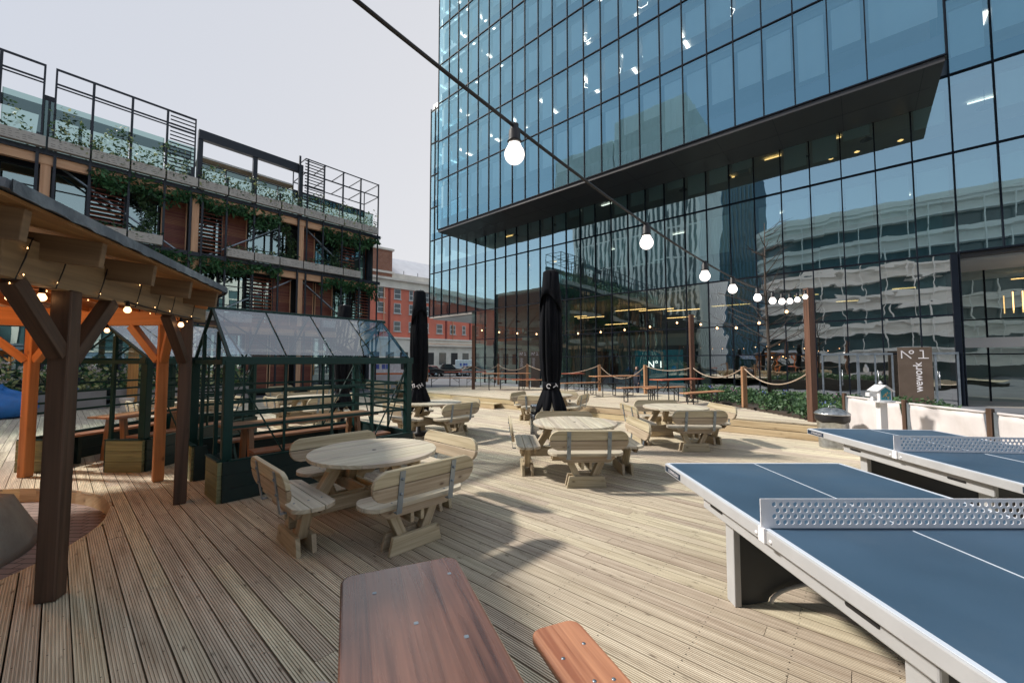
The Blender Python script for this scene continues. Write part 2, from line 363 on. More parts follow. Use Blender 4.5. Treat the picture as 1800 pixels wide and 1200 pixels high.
# road running away between the two fronts
def lane(name,t0,t1,n0,n1,z,mat,th=.004):
    return sheet(name,[tuple(tn(a,b)[:2]) for a,b in ((t0,n0),(t0,n1),(t1,n1),(t1,n0))][::-1],z,mat,th)
lane('pavement',-60,60,15.9,60,-.36,MT['asphalt'],.06)
lane('road',40,52,-60,160,-.35,MT['road'],.07)
mb=MB()
for n in range(-20,120,6): mb.box(tn(46,n,-.343),(3,.12,.004),math.atan2(U2.y,U2.x))
struct(mb.build('road_markings',MT['line']))
HC=V((-6.2,2.95,0));HR=2.33
hc=(HC.dot(U1),HC.dot(U2))
def boards(name,mat,n0,n1,tl,z,hole=None,bw=.118,pitch=.125,seed=3,groove=True):
    rnd=random.Random(seed);mb=MB();g=8;P=[]
    w=bw/g
    for i in range(g):
        P.append((i*w,0));
        if groove and i>0: P[-1]=(i*w,-.0004)
        if groove: P+= [(i*w+w*.5,0),(i*w+w*.62,-.006),(i*w+w*.88,-.006)]
    P.append((bw,0));P=[(0,-.028)]+P+[(bw,-.028)]
    PF=[(0,-.028),(0,0),(bw,0),(bw,-.028)];PG=P
    n=n0
    while n<n1:
        a,b=tl(n+bw/2)
        cuts=[a];x=a+rnd.uniform(.6,4.6)
        while x<b: cuts.append(x);x+=rnd.choice((3.6,4.2,4.8))
        cuts.append(b)
        for c0,c1 in zip(cuts,cuts[1:]):
            if c1-c0<.05: continue
            cc=[tn(q_,n,0).length for q_ in (c0,(c0+c1)/2,c1)];P=PG if min(cc)<8.5 else PF
            segs=[]
            sp=lambda q:(None if not hole or abs(q-hole[1])>=hole[2] else math.sqrt(hole[2]**2-(q-hole[1])**2))
            mid=sp(n+bw/2)
            if mid is None or c1<hole[0]-mid or c0>hole[0]+mid: segs=[(None,None)]
            else: segs=[s for s in (('L',),('R',)) ]
            ou,ov=rnd.uniform(0,60),rnd.uniform(0,60);jn=rnd.uniform(-.0012,.0012);jz=rnd.uniform(-.001,.001)
            for sg in segs:
                vs=[];uv=[];ok=True
                for (px,pz) in P:
                    q=n+px+jn;u0,u1=c0+.0015,c1-.0015
                    if sg[0]:
                        s_=sp(min(max(q,hole[1]-hole[2]+.003),hole[1]+hole[2]-.003))
                        if sg[0]=='L': u1=min(u1,hole[0]-s_)
                        else: u0=max(u0,hole[0]+s_)
                        if u1-u0<.01: ok=False;break
                    for u in (u0,u1):
                        p=tn(u,q,z+pz+jz);vs.append(p);uv.append((u+ou,px+ov+abs(pz)))
                if not ok: continue
                m=len(P);fs=[(2*i,2*i+1,2*i+3,2*i+2) for i in range(m-1)]
                fs+= [tuple(range(0,2*m,2)),tuple(range(2*m-1,0,-2))]
                mb.add(vs,fs,[[uv[i] for i in f] for f in fs])
        n+=pitch
    return struct(mb.build(name,mat))
EDGE=10.45
mb=MB()
for i in range(-20,60):
    for j in range(-2,16):
        n_=-5+.125*math.floor((i*.125+5)/.125);t_=j*.45-.1
        for o in (.028,.09):
            p=tn(t_,n_+o,0)
            if 1.2<p.length<6.8 and p.y>.6 and (p-HC).length>HR+.05:
                p.z=.0004;mb.lathe([(.0042,0),(0,.0006)],6,p)
struct(mb.build('deck_screws',MT['cable']))
boards('timber_deck',MT['deck'],-5,EDGE-.01,lambda n:(-9,20.6),0,(hc[0],hc[1],HR))
struct(MB().prism([tuple(tn(a,b)[:2]) for a,b in ((-9,-6),(-9,EDGE-.05),(20.6,EDGE-.05),(20.6,-6))][::-1],-.40,-.19).build('deck_base',MT['soil']))
def backn(n): return .35+(n-10.45)*.95
boards('raised_deck',MT['deck'],EDGE,15.85,lambda n:(min(backn(n),5.4),16.2),.34,seed=9,groove=False)
# timber riser courses of the raised deck and its step
def courses(name,t0,t1,n,zs):
    mb=MB()
    for z0,z1 in zs:
        t=t0
        while t<t1:
            e=min(t1,t+U(2.4,3.4));mb.bar(tn(t+.002,n,(z0+z1)/2),tn(e-.002,n,(z0+z1)/2),.045,(z1-z0)-.014);t=e
    return struct(mb.build(name,MT['sleeper'],bevel=.004))
courses('deck_riser',backn(EDGE),16.2,EDGE-.024,((0,.155),(.155,.31)))
mb=MB()
mb.bar(tn(backn(EDGE)+.02,EDGE,.15),tn(5.4,15.8,.15),.04,.30)
struct(mb.build('deck_riser',MT['sleeper']))
mb=MB()
for i in range(3): mb.bar(tn(9.6,EDGE-.12-i*.125,.165),tn(13.2,EDGE-.12-i*.125,.165),.12,.03)
mb.bar(tn(9.6,EDGE-.42,.075),tn(13.2,EDGE-.42,.075),.04,.14)
struct(mb.build('deck_step',MT['sleeper'],bevel=.003))
# brick circle in the deck
mb=MB();mb.lathe([(HR+.3,-.2),(HR+.3,-.17),(0,-.17)],64,HC);struct(mb.build('brick_paving',MT['paver']))
mb=MB()
for i in range(72):
    a0=2*math.pi*i/72;a1=2*math.pi*(i+1)/72
    p=[(HC.x+r*math.cos(a),HC.y+r*math.sin(a)) for r,a in ((HR+.0,a0),(HR+.022,a0),(HR+.022,a1),(HR+.0,a1))]
    mb.prism(p,-.17,-.004)
struct(mb.build('deck_rim',MT['sleeper']))
# ================================================================ ROUND PICNIC TABLES
def seat_planks():   # local: y outwards from the table, x along the seat
    mb=MB();pl=((-.17,-.062),(-.055,.053),(.06,.175))
    for y0,y1 in pl:
        pts=[];n=6
        def xe(y): return .36+ .14*math.sqrt(max(0,1-((y-.0)/.185)**2))
        for i in range(n+1): y=y0+(y1-y0)*i/n; pts.append((xe(y),y))
        for i in range(n,-1,-1): y=y0+(y1-y0)*i/n; pts.append((-xe(y),y))
        mb.prism(pts,-.019,.019)
    return mb
def back_planks():
    mb=MB()
    for y0,y1 in ((.0,.124),(.131,.256)):
        pts=[];n=6
        def xe(y):
            q=abs(y-.128)/.131; return .37+.14*math.sqrt(max(0,1-q**2.2))
        for i in range(n+1): y=y0+(y1-y0)*i/n; pts.append((xe(y),y))
        for i in range(n,-1,-1): y=y0+(y1-y0)*i/n; pts.append((-xe(y),y))
        T=M.Rotation(rad(90),4,'X')
        mb.prism(pts,-.019,.019,T)
    return mb
def picnic(label):
    t=thing('round_picnic_table',label,'picnic table',group='round picnic tables with four attached backed benches')
    mb=MB();r=.63;k=10;w=2*r/k
    for i in range(k):
        x0=-r+i*w+.003;x1=-r+(i+1)*w-.003;up=[];dn=[];n=6
        for j in range(n+1):
            x=x0+(x1-x0)*j/n;y=math.sqrt(max(0,r*r-x*x));up.append((x,y));dn.append((x,-y))
        mb.prism(up[::-1]+dn,.70,.735,None,1)
    tt=mb.build('tabletop',MT['slat'],t,bevel=.004)
    MB().tube([(0,0,.7352),(0,0,.7362)],.022,14).build('parasol_hole',MT['cable'],tt)
    mb=MB()
    for a in (0,90):
        T=M.Rotation(rad(a+45),3,'Z');mb.box(T@V((0,.24,.675)),(1.05,.045,.05),T);mb.box(T@V((0,-.24,.675)),(1.05,.045,.05),T)
    mb.build('top_cleat',MT['pine'],t,bevel=.004)
    for s in (-1,1):
        for q in (0,90):
            T=M.Rotation(rad(q),3,'Z')
            mb=MB()
            for o in (-.052,.052): mb.bar(T@V((-.82,o,.30)),T@V((.82,o,.30)),.035,.12)
            if s==1: mb.build('crossbeam',MT['pine'],t,bevel=.004)
            T2=M.Rotation(rad(q),3,'Z')
            MB().bar(T2@V((s*.60,0,.30)),T2@V((s*.36,0,.69)),.10,.10,T2@V((0,1,0))).build('leg',MT['pine'],t,bevel=.008)
    for a in (0,90,180,270):
        T=M.Rotation(rad(a),4,'Z')@M.Translation((0,.73,0))      # local +y outwards
        def put(mb,name,mat,par=t,bv=.005,T=T):
            mb.v=[tuple(T@V(p)) for p in mb.v];return mb.build(name,mat,par,bevel=bv)
        S=seat_planks();S.v=[(p[0],p[1],p[2]+.445) for p in S.v]
        s=put(S,'seat',MT['slat'],bv=.006)
        mb=MB()
        for x in (-.27,.27):
            for y in (-.11,.0,.115):mb.tube([(x,y,.464),(x,y,.467)],.009,8)
        put(mb,'screw_heads',MT['grey'],s,0)
        B=back_planks();Tb=M.Translation((0,.212,.52))@M.Rotation(rad(-9),4,'X');B.v=[tuple(Tb@V(p)) for p in B.v]
        b=put(B,'backrest',MT['pine'],bv=.006)
        for x in (-.26,.26):
            mb=MB();mb.bar((x,.2175,.40),(x,.2735,.755),.05,.007,(0,1,0));mb.box((x,.196,.405),(.05,.05,.007))
            for z in (.565,.69):
                y=.238+(z-.52)*.158;mb.tube([(x,y,z),(x,y+.012,z-.002)],.011,8)
            put(mb,'bracket',MT['grey'],b,0)
        mb=MB()
        for y in (-.1,.1):
            T3=M.Rotation(rad(90),4,'X');T3.translation=V((0,y+.0175,0))
            mb.prism([(-.37,.425),(-.37,.39),(-.30,.335),(.30,.335),(.37,.39),(.37,.425)],0,.035,T3)
        for sx in (-1,1): mb.bar((sx*.24,0,.40),(sx*.11,0,.12),.085,.085,(0,1,0))
        put(mb,'bench_support',MT['pine'])
        mb=MB()
        for y in (-.065,.065):
            T3=M.Rotation(rad(90),4,'X');T3.translation=V((0,y+.02,0))
            mb.prism([(-.23,.15),(-.265,.0),(.265,.0),(.23,.15)],0,.04,T3)
        put(mb,'foot',MT['pine'])
    return t
PT0=None
def place_picnic(px,py,az,label,z=0):
    global PT0
    p=gp(px,py,z+.735);p.z=z
    if PT0 is None: PT0=picnic(label);PT0.location=p;PT0.rotation_euler=(0,0,rad(-az));return PT0
    return dup(PT0,p,rad(-az),label)
place_picnic(658,790,44,'nearest round slatted picnic table, in front of the dark green open greenhouse')
place_picnic(1010,741,-2,'round picnic table with a bench back squarely facing us, before the large closed umbrella')
place_picnic(762,706,42,'round picnic table just right of the greenhouse corner, under the small closed black umbrella')
place_picnic(1187,714,-3,'rightmost round picnic table, standing against the step of the raised deck')
place_picnic(966,693,27,'round picnic table half hidden behind the large closed black umbrella and the steel bin')
place_picnic(548,696,40,'sunlit round picnic table seen through the middle of the main greenhouse rails')
place_picnic(530,681,20,'farthest sunlit round picnic table beside the flower planters behind the greenhouse')
place_picnic(690,672,15,'pale round picnic table seen through the right end of the main greenhouse')
place_picnic(330,703,35,'sunlit round picnic table seen between the two greenhouses')
# ================================================================ UMBRELLAS
def umbrella(loc,h,label,lets,s=1,rz=0):
    t=thing('closed_umbrella',label,'umbrella',loc,rz,'closed black patio umbrellas')
    K=8
    prof=[(.10,h),(.135,h-.04),(.15,h-.3),(.175,h-.6),(.205,h-.95),(.215,h-1.3),(.215,h-1.6),(.19,h-1.95),(.150,h-2.12),(.145,h-2.2),(.185,h-2.3),(.26,h-2.5),(.31,h-2.72)]
    prof=[(r*s,z) for r,z in prof];mi=len(prof)-1
    rn=[U(0,6) for _ in range(4)]
    def mod(r,z,a,i):
        q=abs(math.cos(a*K/2+rn[0]))**.7;e=min(1,.35+i/mi)
        rr=r*(1-.30*e*(1-q)+.06*math.sin(3*a+rn[1]+z)+.05*math.sin(13*a+z*2))
        zz=z+(.0 if i<10 else (.24*(i-9)/3)*(1-q)+.05*(i-9)/3*math.sin(2*a+rn[2]))
        return rr,zz
    mb=MB();mb.lathe(prof[:-1]+[prof[-1]],96,(0,0,0),mod)
    mb.f=[f for f in mb.f if len(f)==4];k=len(mb.f);mb.uv=mb.uv[:k];mb.sm=mb.sm[:k]
    c=mb.build('canopy',MT['fabric'],t);sm=c.modifiers.new('Solidify','SOLIDIFY');sm.thickness=.006
    mb=MB();mb.lathe([(.10*s,h+.004),(.15*s,h-.035),(.175*s,h-.35),(.215*s,h-.62)],64,(0,0,0),lambda r,z,a,i:(r*(1+.08*math.cos(4*a+rn[3])),z+(.16*math.cos(2*a+rn[3]) if i==3 else 0)))
    mb.f=mb.f[:-2];mb.uv=mb.uv[:-2];mb.sm=mb.sm[:-2]
    vt=mb.build('vent_flap',MT['fabric'],t);sm=vt.modifiers.new('Solidify','SOLIDIFY');sm.thickness=.005
    mb=MB();mb.tube([(0,0,0),(0,0,h+.03)],.024,12);mb.build('pole',MT['inox'],t)
    mb=MB();mb.lathe([(.24,0),(.24,.05),(.06,.06),(.035,.3),(0,.3)],24);mb.build('base',MT['black'],t)
    mb=MB();mb.lathe([(.165*s,h-2.09),(.172*s,h-2.14),(.168*s,h-2.22),(.15*s,h-2.24)],32,(0,0,0),lambda r,z,a,i:(r*(1+.05*math.sin(4*a)),z));bd=mb.build('tie_band',MT['fabric'],t)
    for i,(ch,aa,tl) in enumerate(lets):
        a=rad(-90+aa);T=M.Translation((.185*s*math.cos(a),.185*s*math.sin(a),h-2.165))@M.Rotation(a+rad(90),4,'Z')@M.Rotation(rad(90),4,'X')@M.Rotation(rad(tl),4,'Z')
        text('lettering',ch,.12,MT['ink'],bd,T,.002,.003)
    return t
umbrella((.74,7.5,0),3.36,'large closed black umbrella in the middle, tied with a white lettered band',(('C',-24,-20),('T',14,-55)))
umbrella((-2.12,9.1,0),3.26,'smaller closed black umbrella left of the red building, white letters on its tie',(('TI',-28,14),('TH',26,30)),.9,rad(-5))
umbrella((-4.35,10.3,0),3.1,'closed black umbrella standing behind the glass roof of the main greenhouse',(('T',0,0),),.95)
# ================================================================ TABLE TENNIS
def hexnet(w,h,th,z0):
    mb=MB();nx=38;rows=4;mx=.055;cw=(w-2*mx)/(nx+.5);my=.014;ch=(h-2*my)/rows
    def slabq(x0,x1,a,b): mb.box(((x0+x1)/2,0,(a+b)/2),(x1-x0,th,b-a))
    slabq(-w/2,w/2,z0,z0+my);slabq(-w/2,w/2,z0+h-my,z0+h);slabq(-w/2,-w/2+mx,z0+my,z0+h-my);slabq(w/2-mx,w/2,z0+my,z0+h-my)
    for r_ in range(rows):
        off=0 if r_%2 else cw/2;xs=-w/2+mx
        if off: slabq(xs,xs+off,z0+my+r_*ch,z0+my+(r_+1)*ch)
        else: slabq(w/2-mx-cw/2,w/2-mx,z0+my+r_*ch,z0+my+(r_+1)*ch)
        for i in range(nx):
            cx=xs+off+(i+.5)*cw;cz=z0+my+(r_+.5)*ch;hr=.0135
            o=[(cx+a*cw/2,cz+b*ch/2) for a,b in ((-1,-1),(0,-1),(1,-1),(1,1),(0,1),(-1,1))]
            q=[(cx+hr*math.cos(rad(a)),cz+hr*math.sin(rad(a))) for a in (-150,-90,-30,30,90,150)]
            vs=[V((p[0],y,p[1])) for y in (-th/2,th/2) for p in o+q];fs=[]
            for k in range(6):
                k2=(k+1)%6
                fs+= [(k,k2,6+k2,6+k),(12+k2,12+k,18+k,18+k2),(6+k,6+k2,18+k2,18+k)]
            mb.add(vs,fs,[[(0,0)]*4]*len(fs))
    return mb
def pingpong(label,loc,az):
    t=thing('table_tennis_table',label,'ping pong table',loc,rad(-az),'outdoor table tennis tables')
    W,Ln,z=1.525,2.74,.76     # local x across, y along, origin under the centre
    for s in (-1,1): MB().box((0,s*Ln/4,z-.008),(W-.016,Ln/2-.012,.014)).build('playing_surface',MT['ppblue'],t)
    mb=MB();e=z+.0005
    for s in (-1,1):
        mb.box((s*(W/2-.014),0,e),(.02,Ln-.02,.003));mb.box((0,s*(Ln/2-.014),e),(W-.05,.02,.003))
        mb.box((0,s*(Ln/4),e),(.004,Ln/2-.06,.003))
    mb.build('court_lines',MT['line'],t)
    fr=MB()
    for s in (-1,1):
        fr.box((s*(W/2-.002),0,z-.036),(.02,Ln,.070));fr.box((0,s*(Ln/2-.002),z-.036),(W-.024,.02,.070))
    f=fr.build('frame',MT['ppgrey'],t,bevel=.006)
    for s in (-1,1):
        mb=MB();mb.box((s*(W/2+.0095),Ln/2-.17,z-.036),(.003,.30,.046));mb.build('name_plate',MT['label'],f)
        T=M.Translation((s*(W/2+.0115),Ln/2-.19 if s<0 else Ln/2-.16,z-.037))@M.Rotation(s*rad(90),4,'Z')@M.Rotation(rad(90),4,'X')
        text('lettering','CORNILLEAU',.034,MT['ink'],f,T,.0006)
        mb=MB();mb.box((s*(W/2+.0095),-Ln/2+.17,z-.036),(.003,.26,.046));mb.build('name_plate',MT['label'],f)
        T=M.Translation((s*(W/2+.0115),-Ln/2+.17,z-.037))@M.Rotation(s*rad(90),4,'Z')@M.Rotation(rad(90),4,'X')
        text('lettering','CORNILLEAU',.034,MT['ink'],f,T,.0006)
        mb=MB();mb.box((s*(W/2-.1),Ln/2+.0095,z-.036),(.16,.003,.05));mb.build('corner_guard',MT['label'],f)
    for s in (-1,1):
        mb=MB();mb.box((s*(W/2-.075),0,z-.125),(.035,1.62,.105));a=mb.build('side_beam',MT['ppgrey'],t,bevel=.008)
        for y in (-.52,.62):
            sl=MB();T3=M.Translation((s*(W/2-.075+.0185),y,z-.125))@M.Rotation(rad(90),4,'Y');sl.prism([(p[1],p[0]) for p in rrect(.16,.018,.0085)],-.0015,.0015,T3);sl.build('slot',MT['cable'],a)
        mb=MB()
        for y in (-.06,.06): mb.tube([(s*(W/2+.006),y,z-.045),(s*(W/2+.012),y,z-.045)],.011,10)
        mb.build('bolt',MT['netw'],f)
    for s in (-1,1):
        y=s*.64;mb=MB()   # arched leg panel across the table
        pts=[(-W/2+.17,.66),(-W/2+.17,0),(-W/2+.26,0)]
        for i in range(13):
            a=math.pi*(1-i/12);pts.append((.37*math.cos(a),.02+.12*math.sin(a)))
        pts+= [(W/2-.26,0),(W/2-.17,0),(W/2-.17,.66)]
        T3=M.Rotation(rad(90),4,'X');T3.translation=V((0,y+.02,0))
        mb.prism(pts,0,.04,T3);lg=mb.build('leg',MT['ppdark'],t)
        mb=MB()
        for q in (-1,1): mb.box((q*(W/2-.175),y,.33),(.045,.10,.66))
        mb.tube([(.37*math.cos(math.pi*(1-i/16)),y-.055,.03+.13*math.sin(math.pi*i/16)) for i in range(17)],.013,8)
        mb.build('leg_trim',MT['ppgrey'],lg,bevel=.006)
    nt_=hexnet(W+.04,.1525,.005,z+.004).build('net',MT['netw'],t)
    for s in (-1,1): MB().box((s*(W/2+.014),0,z-.03),(.012,.05,.075)).build('net_bracket',MT['netw'],nt_)
    return t
a=gp(1176,814,.76);b=gp(1469,813,.76);ctr=(a+b)/2+V((0,-1.37,0));ctr.z=0
pingpong('nearer blue table tennis table with white perforated net, running out of the bottom right corner',ctr,0)
a=gp(1419.5,752.5,.76);az=5.5;ax=V((math.cos(rad(az)),-math.sin(rad(az)),0));ay=V((math.sin(rad(az)),math.cos(rad(az)),0))
c2=a+ax*.7625-ay*1.37;c2.z=0
pingpong('farther blue table tennis table in front of the white canvas windbreak',c2,az)
# ================================================================ BEER TABLES
def folding_legs(par,Lh,z,w):
    for s in (-1,1):
        mb=MB();x=s*Lh
        for y in (-w,w): mb.bar((x,y,0.01),(x,y,z),.022,.022)
        mb.bar((x,-w,.02),(x,w,.02),.022,.022);mb.bar((x,-w,z*.55),(x,w,z*.55),.018,.018)
        mb.bar((x,-w,z*.55),(x,w,z*.95),.012,.012);mb.bar((x,w,z*.55),(x,-w,z*.95),.012,.012)
        mb.bar((x,0,z-.02),(x-s*.32,0,z-.02),.02,.02);mb.bar((x,0,z*.5),(x-s*.3,0,z-.02),.016,.016)
        mb.build('folding_leg',MT['black'],par)
def btable(name,label,cat,loc,az,Ln,w,z,mat,grp,near=False,pl=1):
    t=thing(name,label,cat,loc,rad(90-az),grp)
    if near: MB().prism(rrect(Ln,w,.055,8),z-.035,z).build('top',mat,t,bevel=.011,seg=3)
    else:
        mb=MB()
        for i in range(pl): mb.box((0,-w/2+(i+.5)*w/pl,z-.014),(Ln,w/pl-.005,.028))
        mb.build('top',mat,t,bevel=.004)
    folding_legs(t,Ln/2-.3 if not near else Ln/2-.34,z-.03,w/2-.04)
    return t
# near table and benches, bottom of the picture
TL=gp(604,1012,.76);TR=gp(795,975,.76);az=-22.5
fw=V((math.sin(rad(az)),math.cos(rad(az)),0));rt=V((math.cos(rad(az)),-math.sin(rad(az)),0))
fc=(TL+TR)/2;w=.485;Ln=2.2;c=fc-fw*(Ln/2);c.z=0
nt1=btable('beer_table','dark brown stained table top with knots and rounded corners, closest to the camera','table',c,az,Ln,w,.76,MT['stain'],None,True)
mb=MB()
for u,v in ((.42,.0),(.18,.12),(.55,-.14),(.15,-.18)): 
    mb.prism(rrect(.015,.015,.004,3),.759,.7612,M.Translation((Ln/2-u,v,0)))
mb.build('bolt_heads',MT['grey'],nt1)
B1=gp(928,1106,.49);B2=gp(1012,1085,.49);bc=(B1+B2)/2-fw*1.1;bc.z=0
nb=btable('beer_bench','orange brown bench top with round screw heads, right of the dark stained table','bench',bc,az,2.2,.235,.49,MT['bench'],None,True)
mb=MB()
for u,v in ((.16,.06),(.20,-.06),(.34,-.01),(.36,.06),(.40,.03)): mb.tube([(1.1-u,v*-1,.488),(1.1-u,v*-1,.4915)],.0075,10)
mb.build('screw_heads',MT['grey'],nb)
B3=gp(583,1187,.49);lc=B3-fw*1.1-rt*.115;lc.z=0
MT['paleb']=wood('pale_bench',(.55,.45,.38),(.75,.66,.58),.5,.05,.3)
btable('beer_bench','pale bench end poking in at the bottom edge, left of the dark stained table','bench',lc,az,2.2,.235,.49,MT['paleb'],None,True)
# raised deck tables
zt=.34
G1='beer tables on the raised deck';G2='beer benches on the raised deck'
def bt(px,py,az,Ln,mat,lab):
    p=gp(px,py,zt+.77);p.z=zt;btable('beer_table',lab,'table',p,az,Ln,.5,.77,MT[mat],G1,pl=4)
def bb(px,py,az,Ln,mat,lab):
    p=gp(px,py,zt+.48);p.z=zt;btable('beer_bench',lab,'bench',p,az,Ln,.25,.48,MT[mat],G2,pl=2)
bt(1191,665.5,62,1.9,'red','red beer table on the raised deck, nearest to the flower bed')
bt(1080,660,66,2.0,'orange','orange beer table on the raised deck, crossed by the low hanging rope')
bt(990,656,66,2.0,'red','red beer table right behind the large closed umbrella')
bt(890,655.5,80,2.2,'orange','orange beer table between the large umbrella and the brown totem signs')
bt(818,653,85,2.2,'red','farthest left red beer table, in front of the parked cars')
bb(1235,688,58,1.7,'orange','rightmost beer bench on the raised deck, beside the flower bed')
bb(1168,680,62,1.7,'orange','brown beer bench behind the red table at the flower bed')
bb(1122,679.5,62,1.7,'orange','light orange beer bench just left of a short rope post')
bb(1055,673.5,66,1.9,'black','dark beer bench under the rope behind the orange table')
bb(1018,672,66,1.8,'orange','red brown beer bench touching the right side of the large umbrella')
bb(905,665.5,80,2.0,'red','bright red beer bench in front of the orange table on the left')
bb(935,667,80,1.8,'orange','brown beer bench against the left side of the large umbrella')
bb(845,663.5,84,2.0,'orange','brown beer bench at the foot of the left tall light post')
bb(783,663.5,84,2.0,'orange','leftmost beer bench on the raised deck, beside the small umbrella')
# ================================================================ ROPE FENCE
def post(name,label,p,h,w,mat,grp,lean=0):
    return tag(MB().box((0,0,h/2),(w,w,h)).build(name,MT[mat],loc=p,bevel=.008),label,'post',grp)
fp_=[]
def rp(px,py,top,tall,lab):
    p=gp(px,py,zt);
    if tall: o=post('light_post',lab,p,tall,.14,'tallpost','tall posts carrying the festoon lights')
    else: o=post('rope_post',lab,p,1.16,.12,'fence','short posts of the rope fence')
    o.rotation_euler=(0,0,U(-.2,.2));fp_.append((p,p.z+1.13 if not tall else p.z+1.1));return o
rp(1429,741,508,2.92,'thick square light post at the right end of the rope fence')
rp(1309,716,644,0,'orange short rope post standing alone in front of the flower bed')
rp(1218,700,560,2.98,'slim tall light post between the red beer table and the pale tower column')
rp(1135,692,640,0,'short rope post left of the red beer table')
rp(1054,687,640,0,'short rope post just right of the large closed umbrella')
rp(927,680,640,0,'short rope post between the two brown totem signs')
rp(876,676,640,0,'short rope post left of the brown totem signs')
rp(832,684,573,3.0,'tall light post near the corner of the glass tower, left of the totem signs')
rp(751,671,640,0,'short rope post beside the small closed umbrella')
G='ropes of the fence'
rl=['rope sagging from the right tall post to the lone orange post','rope sagging between the lone orange post and the slim tall post','nearly straight rope between the slim tall post and the next short post','low hanging rope crossing the orange beer table','rope passing behind the large closed umbrella','rope sagging between the short posts in front of the totem signs','rope from the short post to the left tall post','leftmost rope in front of the parked cars']
for i,(a_,b_) in enumerate(zip(fp_,fp_[1:])):
    sag=[.38,.32,.16,.55,.4,.3,.25,.3][i];pth=[]
    A=V((a_[0].x,a_[0].y,a_[1]));B=V((b_[0].x,b_[0].y,b_[1]))
    for k in range(17):
        s=k/16;p=A.lerp(B,s);p.z-=sag*4*s*(1-s);pth.append(p)
    mb=MB();mb.tube(pth,.016,7)
    for e in (A,B): mb.lathe([(.0,.03),(.035,.015),(.04,0),(.035,-.015),(0,-.03)],8,e+V((0,0,.02)))
    tag(mb.build('rope',MT['rope']),rl[i],'rope',G)
# flower bed
ax0=gp(1480,735,.3)
bed=[tn(.15,10.95),tn(5.2,16.0),tn(5.2,19.6),tn(-1.6,15.2),tn(-1.2,11.2)]
mb=MB();bp=[tuple(p[:2]) for p in bed][::-1];mb.prism(bp,-.36,.34)
fb=thing('flower_bed','long brown flower bed with low green shrubs and pansies beside the raised deck','flower bed',(0,0,0))
mb.build('planter_wall',MT['pbrown'],fb)
def inpoly(x,y,P):
    r=False
    for i in range(len(P)):
        x1,y1=P[i];x2,y2=P[i-1]
        if (y1>y)!=(y2>y) and x<(x2-x1)*(y-y1)/(y2-y1)+x1:r=not r
    return r
mb=MB();mp=MB();mbl=MB();xs=[p[0] for p in bp];ys=[p[1] for p in bp];k=0
cl=[]
while len(cl)<230:
    x,y=U(min(xs),max(xs)),U(min(ys),max(ys))
    if inpoly(x,y,bp): cl.append((x,y,U(.12,.34)))
for x,y,h in cl:
    for _ in range(70):
        a=U(0,6.3);r=U(0,.3);mb.leaf((x+r*math.cos(a),y+r*math.sin(a),.34+h*U(.1,1)),U(.06,.13),.6)
for _ in range(60):
    x,y,h=random.choice(cl[:26]);
    tgt=mp if R()<.45 else mbl
    cx,cy=x+U(-.25,.25),y+U(-.25,.25)
    for _ in range(14): tgt.leaf((cx+U(-.05,.05),cy+U(-.05,.05),.36+U(.02,.26)),.05,.9)
o=mb.build('shrub_foliage',MT['ivy'],fb);o['kind']='stuff'
o=mp.build('pink_pansies',MT['pink'],fb);o['kind']='stuff'
o=mbl.build('blue_pansies',MT['blue'],fb);o['kind']='stuff'
# ================================================================ WINDBREAK, BIN, BIRD HOUSE
W0=gp(1482,693,.98);W1=gp(1587,705,.98);W2=gp(1736,721,.98);W3=W2+(W2-W1).normalized()*1.35;W4=W3+(W2-W1).normalized()*1.5
ws=[W0,W1,W2,W3,W4]
lab=['white canvas windbreak panel behind the white house shaped box','white canvas windbreak panel in front of the large brown sign','white canvas windbreak panel at the right edge of the picture','white canvas windbreak panel beyond the right edge']
for i in range(4):
    A=V((ws[i].x,ws[i].y,0));B=V((ws[i+1].x,ws[i+1].y,0));d=(B-A);ln=d.length
    t=thing('windbreak_panel',lab[i],'windbreak',A,math.atan2(d.y,d.x),'white canvas windbreak panels')
    MB().box((.03,0,.5),(.07,.05,1.02)).build('timber_post',MT['post'],t,bevel=.005)
    MB().box((.105,0,.49),(.04,.04,.94)).build('steel_post',MT['grey'],t)
    mb=MB();nx=24;nz=10;vs=[];fs=[]
    for a in range(nx+1):
        for b in range(nz+1):
            s=a/nx;z=b/nz;vs.append((.14+s*(ln-.2)+.03*math.sin(z*3)*(1-2*s)*-1,.02*math.sin(s*9+i)*math.sin(z*4)+.012*math.sin(s*23+z*7),.09+z*.85-.02*math.sin(s*math.pi)))
    for a in range(nx):
        for b in range(nz): q=a*(nz+1)+b;fs.append((q,q+nz+1,q+nz+2,q+1))
    mb.add(vs,fs,[[(0,0)]*4]*len(fs),True);cv=mb.build('canvas',MT['canvas'],t);cv.modifiers.new('Solidify','SOLIDIFY').thickness=.004
    mb=MB();mb.tube([(.12,0,.95),(ln-.03,0,.95)],.02,8);mb.build('top_hem',MT['canvas'],t)
p=gp(1465,786);t=thing('dustbin','galvanised dustbin with ridged lid and black bin liner by the windbreak','bin',p)
mb=MB();mb.lathe([(0,0),(.215,0),(.225,.02),(.22,.04),(.25,.62),(.262,.63)],48,(0,0,0),lambda r,z,a,i:(r*(1+(.008 if 2<i<5 else 0)*math.cos(18*a)),z));mb.build('body',MT['galv'],t)
mb=MB();mb.lathe([(.262,.50),(.275,.54),(.272,.62),(.268,.645),(.2,.65)],48,(0,0,0),lambda r,z,a,i:(r*(1+.012*math.sin(11*a+i)),z+(.02*math.sin(5*a) if i==0 else 0)));mb.build('bin_liner',MT['cable'],t)
